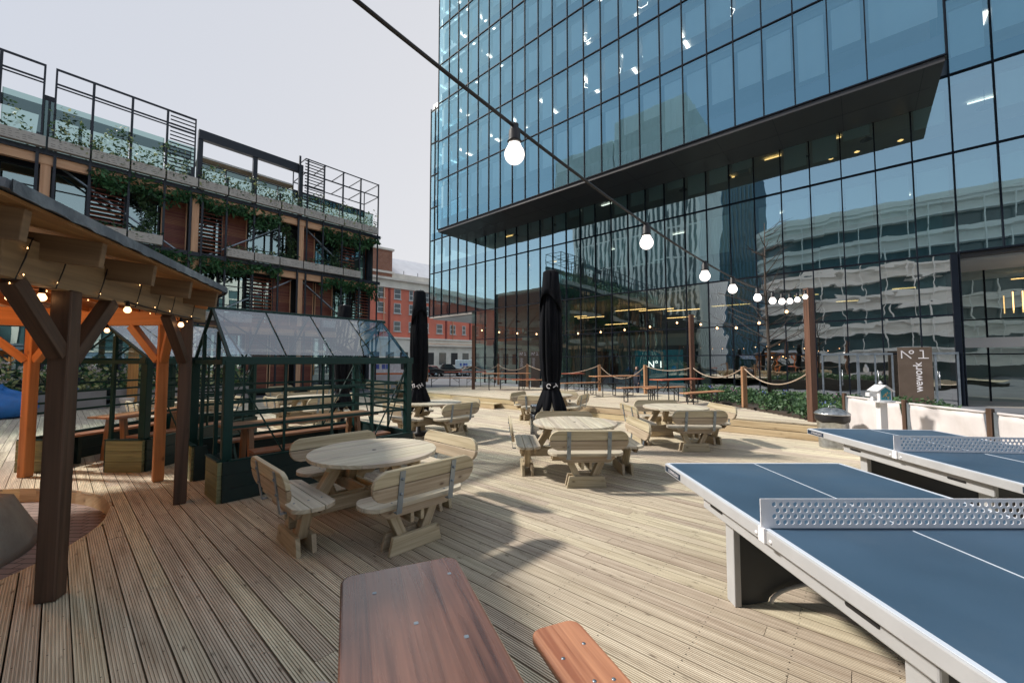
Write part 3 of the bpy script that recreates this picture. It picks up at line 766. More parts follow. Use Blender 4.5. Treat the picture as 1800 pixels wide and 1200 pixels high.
mb=MB();mb.lathe([(.28,.63),(.285,.65),(.265,.665),(.20,.71),(.10,.745),(0,.755)],60,(0,0,0),lambda r,z,a,i:(r,z+(.010*math.cos(20*a) if 1<i<5 else 0)));ld=mb.build('lid',MT['galv'],t)
MB().tube([(-.07,0,.74),(-.06,0,.79),(.06,0,.79),(.07,0,.74)],.011,8).build('handle',MT['galv'],ld)
p=gp(945,768);t=thing('litter_bin','slim brushed steel cylinder bin with a black band beside the round picnic table','bin',p)
mb=MB();mb.lathe([(0,0),(.16,0),(.16,.50),(.155,.505)],32);mb.build('body',MT['inox'],t)
mb=MB();mb.lathe([(.152,.505),(.152,.565)],32);mb.build('opening_band',MT['black'],t)
mb=MB();mb.lathe([(.155,.565),(.16,.57),(.16,.69),(.15,.705),(0,.71)],32);mb.build('top',MT['inox'],t)
p=gp(1550,760);p=V((4.65+.33,5.75+.1,0));q=gp(1549,704,1.02);p=V((q.x,q.y,0))
t=thing('house_shaped_box','small white house shaped box with a teal painted front, on a white post','little house on a post',p,rad(-8))
MB().box((0,0,.5),(.10,.10,1.0)).build('post',MT['white'],t)
MB().prism([(.17*math.cos(a*math.pi/8),.17*math.sin(a*math.pi/8)) for a in range(16)],1.0,1.025).build('shelf',MT['white'],t)
T3=M.Rotation(rad(90),4,'X');T3.translation=V((0,.10,1.025))
b=MB().prism([(-.085,0),(.085,0),(.085,.17),(0,.235),(-.085,.17)],0,.2,T3).build('box',MT['white'],t)
T3=M.Rotation(rad(90),4,'X');T3.translation=V((0,-.1,1.025))
MB().prism([(-.068,.015),(.068,.015),(.068,.16),(0,.212),(-.068,.16)],0,.004,T3).build('teal_front',MT['artbox'],b)
mb=MB()
for k in range(26):
    mb.box((U(-.045,.045),-.1055,1.06+U(0,.11)),(U(.006,.016),.002,U(.006,.02)),None)
mb.build('painted_pattern',plain('ochre',(.5,.35,.16),var=.5,isl=.5),b)
mb=MB()
for s in (-1,1): mb.bar((0,0,1.268),(s*.12,0,1.175),.24,.014,(0,0,1))
mb.build('roof',MT['white'],b)
MB().lathe([(.02,1.26),(.02,1.29),(.035,1.295),(.02,1.31),(.012,1.33),(0,1.335)],12).build('finial',MT['white'],b)
MB().box((-.14,0,1.12),(.11,.09,.06)).build('side_box',MT['white'],b)
# ================================================================ PERGOLA
pg=thing('timber_pergola','timber pergola with felt edged roof on thick posts around the brick circle','pergola',(0,0,0))
e1=V((-3.45,4.70,0));ed=V((.33,-.944,0)).normalized();e0=e1+ed*3.0
rp_=[e0,e1,V((-4.75,5.95,0)),V((-6.6,6.35,0)),V((-8.5,5.2,0)),V((-9.5,3.0,0)),V((-9.0,.6,0)),V((-7.3,-.9,0)),V((-4.6,-.6,0))]
CC=V((-6.2,2.8,0));ZE=2.455;ZC=2.95
def rz_(p): # underside height of the roof
    d=(V((p.x,p.y,0))-CC).length;return ZC-(ZC-ZE)*min(1.05,d/3.2)
mb=MB();n=len(rp_)
for i in range(n):
    a,b=rp_[i],rp_[(i+1)%n]
    # boarded underside in strips
    for k in range(9):
        s0,s1=k/9,(k+1)/9-.004
        q=[a.lerp(CC,s0),b.lerp(CC,s0),b.lerp(CC,s1),a.lerp(CC,s1)]
        zz=[ZE+(ZC-ZE)*s for s in (s0,s0,s1,s1)]
        lo=[V((p.x,p.y,z)) for p,z in zip(q,zz)];hi=[p+V((0,0,.02)) for p in lo]
        vs=lo+hi;fs=[(3,2,1,0),(4,5,6,7),(0,1,5,4),(1,2,6,5),(2,3,7,6),(3,0,4,7)];o=U(0,40)
        dr=(b-a).normalized();uvs=[[((vs[j].dot(dr))+o,(vs[j]-CC).length+o) for j in f] for f in fs];mb.add(vs,fs,uvs)
mb.build('roof_boarding',MT['ply'],pg)
mb=MB()
for i in range(n):
    a,b=rp_[i],rp_[(i+1)%n];ow=[(p-CC).normalized()*.05 for p in (a,b)]
    lo=[V((a.x+ow[0].x,a.y+ow[0].y,ZE+.024)),V((b.x+ow[1].x,b.y+ow[1].y,ZE+.024)),V((CC.x,CC.y,ZC+.03))];hi=[p+V((0,0,.045)) for p in lo]
    mb.add(lo+hi,[(2,1,0),(3,4,5),(0,1,4,3)],[[(0,0)]*3,[(0,0)]*3,[(0,0)]*4])
mb.build('roof_felt',MT['felt'],pg)
# torn felt edge strip
for i in range(n):
    a,b=rp_[i],rp_[(i+1)%n];L_=(b-a).length;m_=int(L_/.05);nr=((a+b)/2-CC);nr=V((nr.x,nr.y,0)).normalized();vs=[];fs=[]
    for k in range(m_+1):
        p=a.lerp(b,k/m_)+nr*.052;d_=.010+.014*R()*abs(math.sin(k*.6))
        for q,zz in ((p,ZE+.072),(p+nr*.006,ZE+.072),(p+nr*(.006+.004*R()),ZE+.02-d_),(p,ZE+.02-d_)): vs.append((q.x,q.y,zz))
    for k in range(m_):
        for j in range(4): fs.append((k*4+j,k*4+(j+1)%4,k*4+4+(j+1)%4,k*4+4+j))
    mb=MB();mb.add(vs,fs,[[(0,0)]*4]*len(fs));mb.build('felt_edge',MT['felt'],pg)
posts=[gp(88,1052),gp(316,884),gp(277,845),gp(44,838)]
for p in posts:p.z=0
P1,P4,P3,P2=posts
more=[V((-8.3,4.3,0)),V((-8.8,1.9,0)),V((-7.6,.0,0)),V((-5.2,-.3,0))]
def ppost(p,mat,rz):
    return MB().box((p.x,p.y,1.08),(.118,.118,2.16),rz).build('post',MT[mat],pg,bevel=.012)
def azr(a,b): d=b-a;return math.atan2(d.y,d.x)
ppost(P1,'post',azr(P1,P4));ppost(P4,'post',azr(P1,P4)+.3);ppost(P3,'cedar',azr(P4,P3));ppost(P2,'cedar',azr(P3,P2))
for p in more:ppost(p,'cedar',0)
ring=[P1-(P4-P1).normalized()*-.0,P4,P3,P2]+more
# main beam over P1-P4 and on
d=(P4-P1).normalized()
bars=[(P1-d*.62,P4+d*.42,'beam'),(P4,P3,'cedar'),(P3,P2,'cedar'),(P2,more[0],'cedar'),(more[0],more[1],'cedar'),(more[1],more[2],'cedar'),(more[2],more[3],'cedar'),(more[3],P1-d*.6,'beam')]
for k,(a,b,m) in enumerate(bars):
    a=V((a.x,a.y,2.285));b=V((b.x,b.y,2.285));z=.004*k
    MB().bar(a+V((0,0,z*.3)),b+V((0,0,z*.3)),.09-z*.4,.27-z).build('beam',MT[m],pg,bevel=.008)
    dd=(b-a).normalized()
    for s,e in ((a if k else V((P1.x,P1.y,2.285)),dd),(b if k else V((P4.x,P4.y,2.285)),-dd)):
        m2={'beam':'post'}.get(m,m) 
        q=V((s.x,s.y,0));MB().bar(q+e*.06+V((0,0,1.66)),q+e*.50+V((0,0,2.15)),.09,.10).build('knee_brace',MT[m2],pg,bevel=.006)
    if k==0:
        MB().bar(V((P1.x,P1.y,1.70))-d*.05,V((P1.x,P1.y,2.15))-d*.48,.09,.10).build('knee_brace',MT['post'],pg,bevel=.006)
inw=V((-ed.y,ed.x,0)); 
if (CC-e1).dot(inw)<0: inw=-inw
for s_ in (.06,.765,1.47,2.14,2.78,3.3):
    p=e1+ed*s_+inw*.03;ln=2.6 if s_>.4 else .9;q=p+inw*ln
    MB().bar(V((p.x,p.y,ZE-.092)),V((q.x,q.y,ZE-.092+ln*.10)),.05,.17).build('rafter',MT['rafter'],pg,bevel=.004)
for i in range(2,9):
    a,b=rp_[i-1],rp_[i%n]
    for s in (.2,.7):
        p=a.lerp(b,s)+(CC-a.lerp(b,s))*.02;q=p.lerp(CC,.8)
        MB().bar(V((p.x,p.y,ZE-.09)),V((q.x,q.y,rz_(q)-.09)),.05,.16).build('rafter',MT['cedar'],pg,bevel=.004)
MB().lathe([(.25,2.6),(.25,2.93),(0,2.93)],8,CC).build('roof_hub',MT['cedar'],pg)
# bulbs under the pergola
def bulbs(name,label,pts,cable,r,bm,grp=None,sock=True,cr=.006):
    t=thing(name,label,'string lights',(0,0,0),0,grp)
    mb=MB();mb.tube(cable,cr,6);mb.build('cable',MT['cable'],t)
    for p in pts:
        p=V(p);mb=MB()
        mb.lathe([(r*math.sin(rad(q)),-r*math.cos(rad(q))) for q in range(0,118,9)]+[(r*.72,r*.75),(r*.6,r*1.05),(r*.55,r*1.35),(0,r*1.35)],28)
        b=mb.build('bulb',bm,t,loc=p)
        if sock:
            mb=MB();mb.lathe([(r*.55,r*.75),(r*.62,r*1.2),(r*.55,r*1.3)],16);mb.build('bulb_collar',MT['sash'],b)
            mb=MB();mb.lathe([(0,r*1.2),(r*.66,r*1.2),(r*.74,r*1.35),(r*.60,r*1.5),(r*.58,r*2.4),(r*.42,r*2.6),(r*.42,r*3.1),(0,r*3.1)],16);mb.build('socket',MT['cable'],b)
    return t
def mpt(px,py,k): # k: depth
    a=(px-900)/F;b=(600-py)/F;return V((a*k,(CP-b*SP)*k,(b*CP+SP)*k+H))
ob=[mpt(18,509,2.9),mpt(18,523,2.9),mpt(73,523,2.75),mpt(224,545,3.5),mpt(318,571,4.4),mpt(188,581,5.0)]
cb=[mpt(-60,470,2.9),mpt(18,488,2.9),mpt(73,497,2.75),mpt(140,520,3.1),mpt(224,531,3.5),mpt(318,556,4.4),mpt(352,560,4.9)]
bulbs('festoon_lights','warm bulbs hanging from the pergola beam on a black cable',ob,cb,.026,MT['bulbo'],None,True,.007)
fl=thing('fairy_lights','thin black string of tiny warm lights wound round the pergola beam','fairy lights',(0,0,0))
mb=MB();fb_=MB();A=V((P1.x,P1.y,0))-d*.55;B=V((P4.x,P4.y,0))+d*.38;nn=V((-d.y,d.x,0));k=0;pth=[]
if nn.x<0:nn=-nn
s=0
while s<1:
    c=A.lerp(B,s)
    pth+= [c-nn*.065+V((0,0,2.14)),c+nn*.065+V((0,0,2.14)),c+nn*.065+d*.06+V((0,0,2.28)),c+nn*.06+d*.12+V((0,0,2.425)),c-nn*.065+d*.14+V((0,0,2.425))]
    for q in (c+nn*.062+V((0,0,2.18)),c+nn*.062+d*.08+V((0,0,2.35)),c+nn*.02+V((0,0,2.12))):
        q=q+d*U(-.03,.07);fb_.lathe([(0,-.006),(.0045,0),(0,.008)],6,q);mb.bar(q,q-d*.03,.003,.003)
    s+=U(.10,.18)
mb.tube(pth,.0045,5);mb.build('wire',MT['cable'],fl);o=fb_.build('tiny_bulbs',MT['fairy'],fl);o['kind']='stuff'
# covered fire pit
mb=MB();cx=V((-5.25,3.22,0))
def md(r,z,a,i):
    q=1/max(abs(math.cos(a)),abs(math.sin(a)))**.75
    return r*q*.9+.03*math.sin(5*a+z*4),z+(.035*math.sin(3*a+1) if i>1 else 0)
mb.lathe([(.95,-.168),(.93,-.05),(.82,.24),(.78,.33),(.7,.365),(.4,.34),(.1,.31),(0,.305)],64,cx,md,M.Rotation(.5,3,'Z'))
tag(mb.build('covered_fire_pit',MT['tarp']),'low grey block with sagging top and sloping sides standing on the brick circle','fire pit')
# ================================================================ GREENHOUSES
def greenhouse(label,loc,rz,Wd,Ln,ze,zr,seed,boxw=.6):
    # local x: along the length, y: across (0..Wd), gable with doorway at x=0
    t=thing('open_greenhouse',label,'greenhouse',loc,rz,'dark green framed open greenhouses')
    g=MT['green'];pw=.10;zp=.47
    for x in (0,Ln):
        for y in (0,Wd): MB().box((x,y,ze/2+.02),(pw,pw,ze-.04)).build('corner_post',g,t,bevel=.006)
    # plinths
    def plinth(a,b,mat,h=zp):
        a=V(a);b=V(b);mb=MB();u=(b-a).normalized()
        for k in range(3): mb.bar(a+V((0,0,h*(k+.5)/3)),b+V((0,0,h*(k+.5)/3)),.045,h/3-.004)
        o=mb.build('plinth_board',MT[mat],t,bevel=.003)
        mb=MB()
        for e in (a+u*.03,b-u*.03):
            for z in (.08,h-.06,h-.12): mb.lathe([(0,.002),(.008,0)],6,e+V((0,0,z)))
        return o
    f=pw/2+.024
    plinth((-.05,-f,0),(Ln+.05,-f,0),'darkgreen');plinth((-.05,Wd+f,0),(Ln+.05,Wd+f,0),'darkgreen');plinth((Ln+f,-.02,0),(Ln+f,Wd+.02,0),'darkgreen')
    plinth((-f,-.07,0),(-f,boxw-.12,0),'olive');plinth((-f,Wd-boxw+.12,0),(-f,Wd+.07,0),'olive')
    for y in (boxw-.1,Wd-boxw+.1):
        MB().box((0,y,zp/2),(.14,.045,zp)).build('plinth_return',MT['darkgreen'],t)
    for a,b in (((0,-f,zp+.008),(Ln,-f,zp+.008)),((0,Wd+f,zp+.008),(Ln,Wd+f,zp+.008)),((-f,-.05,zp+.008),(-f,boxw-.1,zp+.008)),((-f,Wd-boxw+.1,zp+.008),(-f,Wd+.05,zp+.008)),((Ln+f,0,zp+.008),(Ln+f,Wd,zp+.008))):
        MB().bar(a,b,.06,.016).build('sill',g,t)
    # eaves, ridge
    for y in (0,Wd): MB().bar((-.08,y,ze),(Ln+.08,y,ze),.09,.10).build('eave_beam',g,t,bevel=.006)
    for x in (0,Ln): MB().bar((x,.05,ze-.02),(x,Wd-.05,ze-.02),.05,.06).build('gable_beam',g,t)
    MB().bar((-.08,Wd/2,zr),(Ln+.08,Wd/2,zr),.07,.05).build('ridge_beam',g,t,bevel=.006)
    nb=4
    mb=MB()
    for i in range(nb+1):
        x=Ln*i/nb
        for y in (0,Wd):
            w=.035 if i in (0,nb) else .022
            mb=MB();mb.bar((x,y,ze+.04),(x,Wd/2,zr),w,w);mb.build('roof_bar',g,t)
    for y in (0,Wd):
        mb=MB()
        for a,b in ((0,1),(4,3)):
            mb.bar((Ln*a/nb,Wd/2,zr-.03),(Ln*b/nb,y,ze+.02),.018,.018)
        mb.bar((Ln/nb,y+(Wd/2-y)*.45,ze+.04+(zr-ze)*.45-.012),(Ln*3/nb,y+(Wd/2-y)*.45,ze+.04+(zr-ze)*.45-.012),.018,.018)
        mb.build('roof_brace',g,t)
    for i in range(nb):
        for y in (0,Wd):
            x0,x1=Ln*i/nb+.012,Ln*(i+1)/nb-.012;o=.024
            a=V((x0,y,ze+.05+o));b=V((x1,y,ze+.05+o));c=V((x1,Wd/2,zr+o));dd=V((x0,Wd/2,zr+o))
            MB().quad(a,b,c,dd).build('roof_pane',MT['roofg'],t)
    # wall glazing bars, rails, braces
    for y in (0,Wd):
        for i in range(1,nb): MB().bar((Ln*i/nb,y,zp),(Ln*i/nb,y,ze-.05),.026,.026).build('glazing_bar',g,t)
        for z in (.85,1.0,1.15,1.29): MB().bar((.04,y+(.03 if y==0 else -.03),z),(Ln-.04,y+(.03 if y==0 else -.03),z),.022,.034).build('rail',g,t)
        yy=y+(-.02 if y==0 else .02)
        MB().bar((.04,yy,ze-.1),(Ln*1/nb-.02,yy,zp+.02),.016,.016).build('wall_brace',g,t);mb=MB();mb.bar((Ln-.04,yy,ze-.1),(Ln*3/nb+.02,yy,zp+.02),.016,.016);mb.build('wall_brace',g,t)
    for z in (.85,1.0,1.15,1.29): MB().bar((Ln-.03,.04,z),(Ln-.03,Wd-.04,z),.022,.034).build('rail',g,t)
    for y in (Wd/3,Wd*2/3):
        MB().bar((Ln,y,zp),(Ln,y,zr-.03-abs(y-Wd/2)/(Wd/2)*(zr-ze)),.026,.026).build('glazing_bar',g,t)
    for y in (boxw-.1,Wd-boxw+.1):
        MB().bar((0,y,zp),(0,y,zr-.03-abs(y-Wd/2)/(Wd/2)*(zr-ze)),.042,.042).build('door_post',g,t)
    MB().bar((Ln,.05,ze-.08),(Ln,Wd/3,zp+.02),.016,.016).build('wall_brace',g,t);mb=MB();mb.bar((Ln,Wd-.05,ze-.08),(Ln,Wd*2/3,zp+.02),.016,.016);mb.build('wall_brace',g,t)
    return t
def ghtable(label,c,rz,Ln,mat):
    t=thing('greenhouse_table',label,'table',c,rz,'tables inside the greenhouses')
    mb=MB()
    for i in range(3): mb.box((0,(i-1)*.2,.745),(Ln,.19,.035))
    mb.build('tabletop',MT[mat],t,bevel=.004)
    for x in (-Ln*.36,Ln*.36):
        for s in (-1,1): MB().bar((x,s*.22,.02),(x,s*.13,.73),.09,.06,(1,0,0)).build('leg',MT['ghtab'],t)
def ghbench(label,c,rz,Ln,mat):
    t=thing('greenhouse_bench',label,'bench',c,rz,'benches inside the greenhouses')
    MB().box((0,0,.455),(Ln,.27,.035)).build('seat',MT[mat],t,bevel=.004)
    for x in (-Ln*.38,Ln*.38): MB().box((x,0,.219),(.05,.22,.434)).build('leg',MT['darkgreen'],t)
MT['ghred']=wood('greenhouse_top',(.36,.15,.07),(.55,.27,.14),.35,.08,.3,coat=.3)
g1=gp(383,886);g1.z=0;r1=math.atan2(U2.y,U2.x)
lx=V((math.cos(r1),math.sin(r1),0));ly=V((-lx.y,lx.x,0))
o1=g1+lx*.08+ly*.08
greenhouse('dark green framed greenhouse with glass roof and open rails, behind the nearest round table',o1,r1,1.75,2.52,1.66,2.37,1)
c=o1+lx*1.26+ly*.92
ghtable('long dark table inside the main greenhouse',c,r1,2.2,'ghtab')
ghbench('bench inside the main greenhouse on the side nearest the round table',c-ly*.55+lx*.1,r1,2.0,'ghred')
ghbench('bench inside the main greenhouse on the far side of its table',c+ly*.55,r1,2.0,'ghtab')
g2=gp(251,830);g2.z=0
r2=rad(90);lx2=V((0,1,0));ly2=V((-1,0,0));o2=g2+lx2*.08+ly2*.08
greenhouse('green framed greenhouse with olive boards each side of its doorway, seen behind the pergola posts',o2,r2,1.75,2.5,1.66,2.37,2)
c=V((-6.42,7.15,0))
ghtable('orange topped table seen through the doorway of the left greenhouse',c,rad(80),1.5,'ghred')
ghbench('orange bench left of the table in the left greenhouse',V((-7.0,7.1,0)),rad(80),1.5,'ghred')
ghbench('orange bench right of the table in the left greenhouse',V((-5.85,7.2,0)),rad(80),1.7,'ghred')
p=gp(330,838);tag(MB().box((0,0,.16),(.22,.3,.32),.6).build('wooden_crate',MT['darkgreen'],loc=V((p.x-.05,p.y+.25,0)),bevel=.01),'small dark green crate on the deck between the two greenhouses','crate')
# ================================================================ BEAN BAGS, STOOL, PLANTERS
def beanbag(label,p,s,rz):
    mb=MB();sd=U(0,6)
    def md(r,z,a,i): return r*(1+.10*math.cos(2*a)+.04*math.sin(7*a+z*6+sd)),z+.03*math.sin(3*a+sd)*(i>2)+(.14*max(0,math.cos(a))*(i>4))
    mb.lathe([(.3*s,0),(.42*s,.05*s),(.5*s,.18*s),(.46*s,.32*s),(.34*s,.43*s),(.2*s,.50*s),(.08*s,.54*s),(0,.55*s)],36,(0,0,0),md)
    o=mb.build('bean_bag',MT['beanbag'],loc=p);o.rotation_euler=(0,0,rz);tag(o,label,'bean bag','blue bean bags')
for i,(x,y,s,l) in enumerate(((2,734,1.5,'large shiny blue bean bag at the left picture edge'),(76,716,1.3,'blue bean bag behind the left greenhouse doorway'),(112,705,1.2,'small blue bean bag in front of the flower planters'))):
    p=gp(x,y);p.z=0;beanbag(l,p,s,U(0,3))
pl=[(-17,-12.6),(-12.4,-8),(-7.8,-3.4),(-3.2,1.2),(1.4,5.6)]
MT['lavs']=MT['pgrey']
for i,(a,b) in enumerate(pl):
    pos=['far left','second from the left','middle','second from the right','rightmost']
    t=thing('planter',['grey trough planter of pale flowers at the left picture edge','grey trough planter seen through the left greenhouse doorway','grey trough planter between the two greenhouses','grey trough planter behind the sunlit tables in the main greenhouse','grey trough planter nearest the red building, behind the round tables'][i],'planter',(0,0,0),0,'grey trough planters in front of the timber building')
    D=20.4
    def q(s,o): return U1*(D+o)+U2*s
    mb=MB();A=q(a,0);B=q(b,0)
    mb.bar(V((A.x,A.y,.14)),V((B.x,B.y,.14)),.9,1.0);mb.build('trough',MT['pgrey'],t,bevel=.02)
    lf=MB();lm=MB();pe=MB()
    for k in range(26):
        s=U(a+.1,b-.1);c=q(s,U(-.4,.4));h=U(.3,.8) if k%5 else U(.8,1.3)
        for _ in range(75):
            an=U(0,6.3);r=U(0,.34);pp=(c.x+r*math.cos(an),c.y+r*math.sin(an),.64+h*U(.05,1));(lf if R()<.45 else lm).leaf(pp,U(.10,.2),.6)
        for _ in range(5):
            an=U(0,6.3);r=U(0,.3);pp=V((c.x+r*math.cos(an),c.y+r*math.sin(an),.66+h*U(.6,1.1)))
            for _ in range(8): pe.leaf(pp+V((U(-.07,.07),U(-.07,.07),U(-.05,.05))),.085,.9)
    for m_,nm,mt_ in ((lf,'green_foliage','fern'),(lm,'pale_foliage','lime'),(pe,'white_flowers','petal')):
        o=m_.build(nm,MT[mt_],t);o['kind']='stuff'
# carved wooden stool / pale rattan stool near the planters
p=gp(222,723);mb=MB();mb.lathe([(.18,0),(.2,.06),(.13,.22),(.19,.4),(.18,.45),(0,.46)],16);tag(mb.build('stool',MT['paleb'],loc=V((p.x,p.y,0))),'small pale wooden stool behind the table of the left greenhouse','stool')
mb=MB().box((0,0,1.5),(.2,.2,3.0));p=gp(231,716);tag(mb.build('timber_post',MT['cedar'],loc=V((p.x,p.y,0))),'single orange timber post in front of the flower planters','post')
# ================================================================ FESTOON OVER THE DECK
def zc(X): return 2.50+.0352*(X-2.26)**2 if X<2.26 else 2.50+.0352*(X-2.26)**2
def xs_(px): r=(px-900)/F; return 1.85*r/(1-1.05*r)
def yl(X): return 1.85+1.05*X
cab=[V((x,yl(x),zc(x)+.10)) for x in [-.62+i*(6.5+.62)/40 for i in range(41)]]
bx=[.012,.99,1.86,2.5,3.3,3.95,4.45,4.95,5.5,6.2]
r=.0475
bulbs('festoon_lights','string of large white glowing bulbs crossing overhead to the thick light post',[(x,yl(x),zc(x)+.10-r*2.9) for x in bx],cab,r,MT['bulb'],None,True,.0085)
A=fp_[7][0]+V((0,0,2.95));Bq=fp_[2][0]+V((0,0,2.9));Cq=fp_[0][0]+V((0,0,2.8))
def cat(A,B,s,n=20):
    o=[]
    for k in range(n+1): p=A.lerp(B,k/n);p.z-=s*4*(k/n)*(1-k/n);o.append(p)
    return o
c1=cat(A,Bq,.35);bulbs('festoon_lights','far string of small warm bulbs between the left tall post and the slim tall post',[p-V((0,0,.13)) for p in c1[1::2]],c1,.033,MT['bulbo'],None,True,.008)
c2_=cat(Bq,Cq,.45,16);bulbs('festoon_lights','string of small warm bulbs between the slim tall post and the thick light post',[p-V((0,0,.13)) for p in c2_[2::3]],c2_,.033,MT['bulbo'],None,True,.008)
# ================================================================ SIGNS
def totem(label,p,rz,w,h,th,word):
    t=thing('totem_sign',label,'sign',p,rz,'brown totem signs of the glass tower')
    b=MB().box((0,0,h/2),(w,th,h)).build('panel',MT['bronze'],t,bevel=.006)
    fr=M.Rotation(rad(90),4,'X');y=-th/2-.003
    def bar(a,c): return MB().bar(V((a[0],y,a[1])),V((c[0],y,c[1])),.006,w*.035,V((0,0,1)) if abs(a[1]-c[1])<.01 else V((1,0,0)))
    z=h-.12*w/.55*1.0; u=w*.25
    mb=MB();k=w
    # the No.1 mark: N drawn as upright and slanting stroke with a ring, then the figure one
    def st(x0,z0,x1,z1): mb.bar((x0,y,z0),(x1,y,z1),.006,k*.035,V((0,1,0)).cross(V((x1-x0,0,z1-z0)).normalized()))
    T=h-k*.13;Bm=T-k*.33
    st(-k*.38,Bm,-k*.38,T);st(-k*.38,T-.01,-k*.10,Bm);
    for i in range(16):
        a0=2*math.pi*i/16;a1=2*math.pi*(i+1)/16;rr=k*.062;cx_=-k*.09;cz_=T-k*.07
        st(cx_+rr*math.cos(a0),cz_+rr*math.sin(a0),cx_+rr*math.cos(a1)*1.02,cz_+rr*math.sin(a1)*1.02)
    st(k*.25,Bm,k*.25,T);st(k*.15,T-.01,k*.25,T-.01);st(k*.10,Bm+.01,k*.40,Bm+.01)
    mb.build('number_mark',MT['ink'],b)
    if word:
        T4=M.Translation((k*.08,y,h-k*.62))@fr@M.Rotation(rad(90),4,'Z')
        text('lettering','wework',k*.36,MT['ink'],b,T4,.002,.004,'RIGHT')
    else:
        mb=MB()
        for i in range(14):
            mb.box((-k*.18+U(-.02,.02),y,h-k*.8-i*k*.075),(k*U(.2,.45),.004,k*.018))
        mb.build('small_print',MT['ink'],b)
    return t
p=mpt(1603,700,1);d_=V((p.x,p.y,0));q=U2.dot(d_);s=22.5/q
def onplane(px,n,z): # point of the vertical plane n metres out, on the ray through px at eye level
    a=(px-900)/F*1.0;d=V((a,CP,0));k=n/U2.dot(d);return V((d.x*k,d.y*k,z))
totem('large brown totem sign with the word wework written upwards, at the right hand doors',onplane(1606,22.8,-.38),rad(-41.2),.98,2.60,.2,True)
totem('left one of the two small brown totem signs with white writing, behind the rope fence',onplane(920,22.4,-.38),rad(-20),.62,2.75,.15,False)
totem('right one of the two small brown totem signs, just left of the large closed umbrella',onplane(941,22.4,-.38),rad(-20),.62,2.75,.15,False)
# ================================================================ TIMBER BUILDING (left)
D2=27.5;tb=thing('timber_building','timber and black steel building with planted balconies, slatted shutters and orange posts','building',U1*D2,math.atan2(U2.y,U2.x))
# local x along the front (towards the red building), y into the building
BZ=[-.35,3.7,7.3,10.7];BX=[-16.7,-11.4,-6.0,-.63,4.6,9.95,15.05]
XL=BX[0];XR=BX[-1]
def part(mb,name,mat,par=tb,**k): return mb.build(name,MT[mat],par,**k)
part(MB().box(((XL-40+XR)/2,5.2,5.2),(XR-XL+40-.3,9.4,11.1)),'core','indark')
for z in BZ[1:]:
    part(MB().bar((XL,-.93,z-.27),(XR,-.93,z-.27),.22,.40),'floor_beam','glulam')
    part(MB().bar((XL,-.55,z+.04),(XR+.35,-.55,z+.04),1.2,.10),'balcony_deck','bframe')
    part(MB().bar((XL,-1.12,z+.03),(XR+.35,-1.12,z+.03),.07,.22),'edge_beam','bframe')
for x in BX[:-1]:
    part(MB().box((x,-.90,5.15),(.30,.20,10.7)),'glulam_column','glulam')
part(MB().box((XR,-.10,5.25),(.25,.25,11.0)),'steel_column','bframe')
part(MB().box((XR+.1,4.5,5.2),(.1,9,11.0)),'end_wall','shut')
mods=[]
for i in range(6):
    w=(BX[i+1]-BX[i])/4
    for m in range(4): mods.append((i,m,BX[i]+w*m,BX[i]+w*(m+1)))
for z in BZ[1:]: part(MB().bar((XL,.12,z-.20),(XR,.12,z-.20),.24,.42),'lintel','bframe')
for (i,m,x0,x1) in mods:
    top=14.55 if i in (2,3,1,0) else (11.9 if i==4 else 14.65)
    if m==0: top=min(top,11.4) if i<4 else top
    if m==0: part(MB().box((x0-.25 if i else x0,-1.16,top/2),(.10,.10,top)),'frame_post','bframe')
    part(MB().box((x0+.25 if m==0 else x0,-1.16,top/2-.001),(.09,.085,top)),'frame_post','bframe')
part(MB().box((XR+.1,-1.16,7.3),(.08,.08,14.7)),'frame_post','bframe')
def window(x0,x1,z0,z1,bars=True):
    f=MB();w=.05
    for a,b in (((x0+w/2,0,z0),(x0+w/2,0,z1)),((x1-w/2,0,z0),(x1-w/2,0,z1))): f.bar(V(a)+V((0,.12,0)),V(b)+V((0,.12,0)),w,.07,(0,1,0))
    for z in (z0+w/2,z0+(z1-z0)*.36,z0+(z1-z0)*.72,z1-w/2): f.bar((x0+w,.12,z),(x1-w,.12,z),.06,w*.8)
    fr=f.build('window',MT['bframe'],tb)
    MB().quad((x0+w,.15,z0+w),(x1-w,.15,z0+w),(x1-w,.15,z1-w),(x0+w,.15,z1-w)).build('pane',MT['leftg'],fr)
    c=MB();c.quad((x0+.1,.6,z0),(x0+.1+(x1-x0)*U(.2,.45),.6,z0),(x0+.1+(x1-x0)*U(.2,.45),.6,z1),(x0+.1,.6,z1));c.build('curtain',MT['blind'],fr)
def shutter(x0,x1,z0,z1,op):
    mb=MB();y=-.12 if not op else -.55
    if op:
        k=0;z=z0+.1
        while z<z1-.05: mb.box(((x0+x1)/2,y,z),(x1-x0-.12,.16,.035),M.Rotation(rad(28),3,'X'));z+=.21
    else:
        mb.box(((x0+x1)/2,.08,(z0+z1)/2),(x1-x0-.08,.02,z1-z0-.04));z=z0+.06
        while z<z1-.04: mb.box(((x0+x1)/2,.03,z),(x1-x0-.1,.04,.062));z+=.085
    s=mb.build('louvre_panel' if op else 'shutter',MT['shut'],tb)
    f=MB()
    for x in (x0+.05,x1-.05): f.bar((x,y if op else .0,z0),(x,y if op else .0,z1),.05,.05,(0,1,0))
    f.build('shutter_frame',MT['bframe'] if op else MT['glulam'],s)
lay={ # (bay,level): modules left to right  W window  L louvre  S shutter
 (3,2):'WLWS',(4,2):'LSWW',(5,2):'SWLW',(3,1):'SWLW',(4,1):'WWLS',(5,1):'SSWL',(2,2):'WWSW',(2,1):'WSWL',(1,2):'WLSW',(1,1):'SWWL',(0,1):'WSWL',(0,2):'LWWS'}
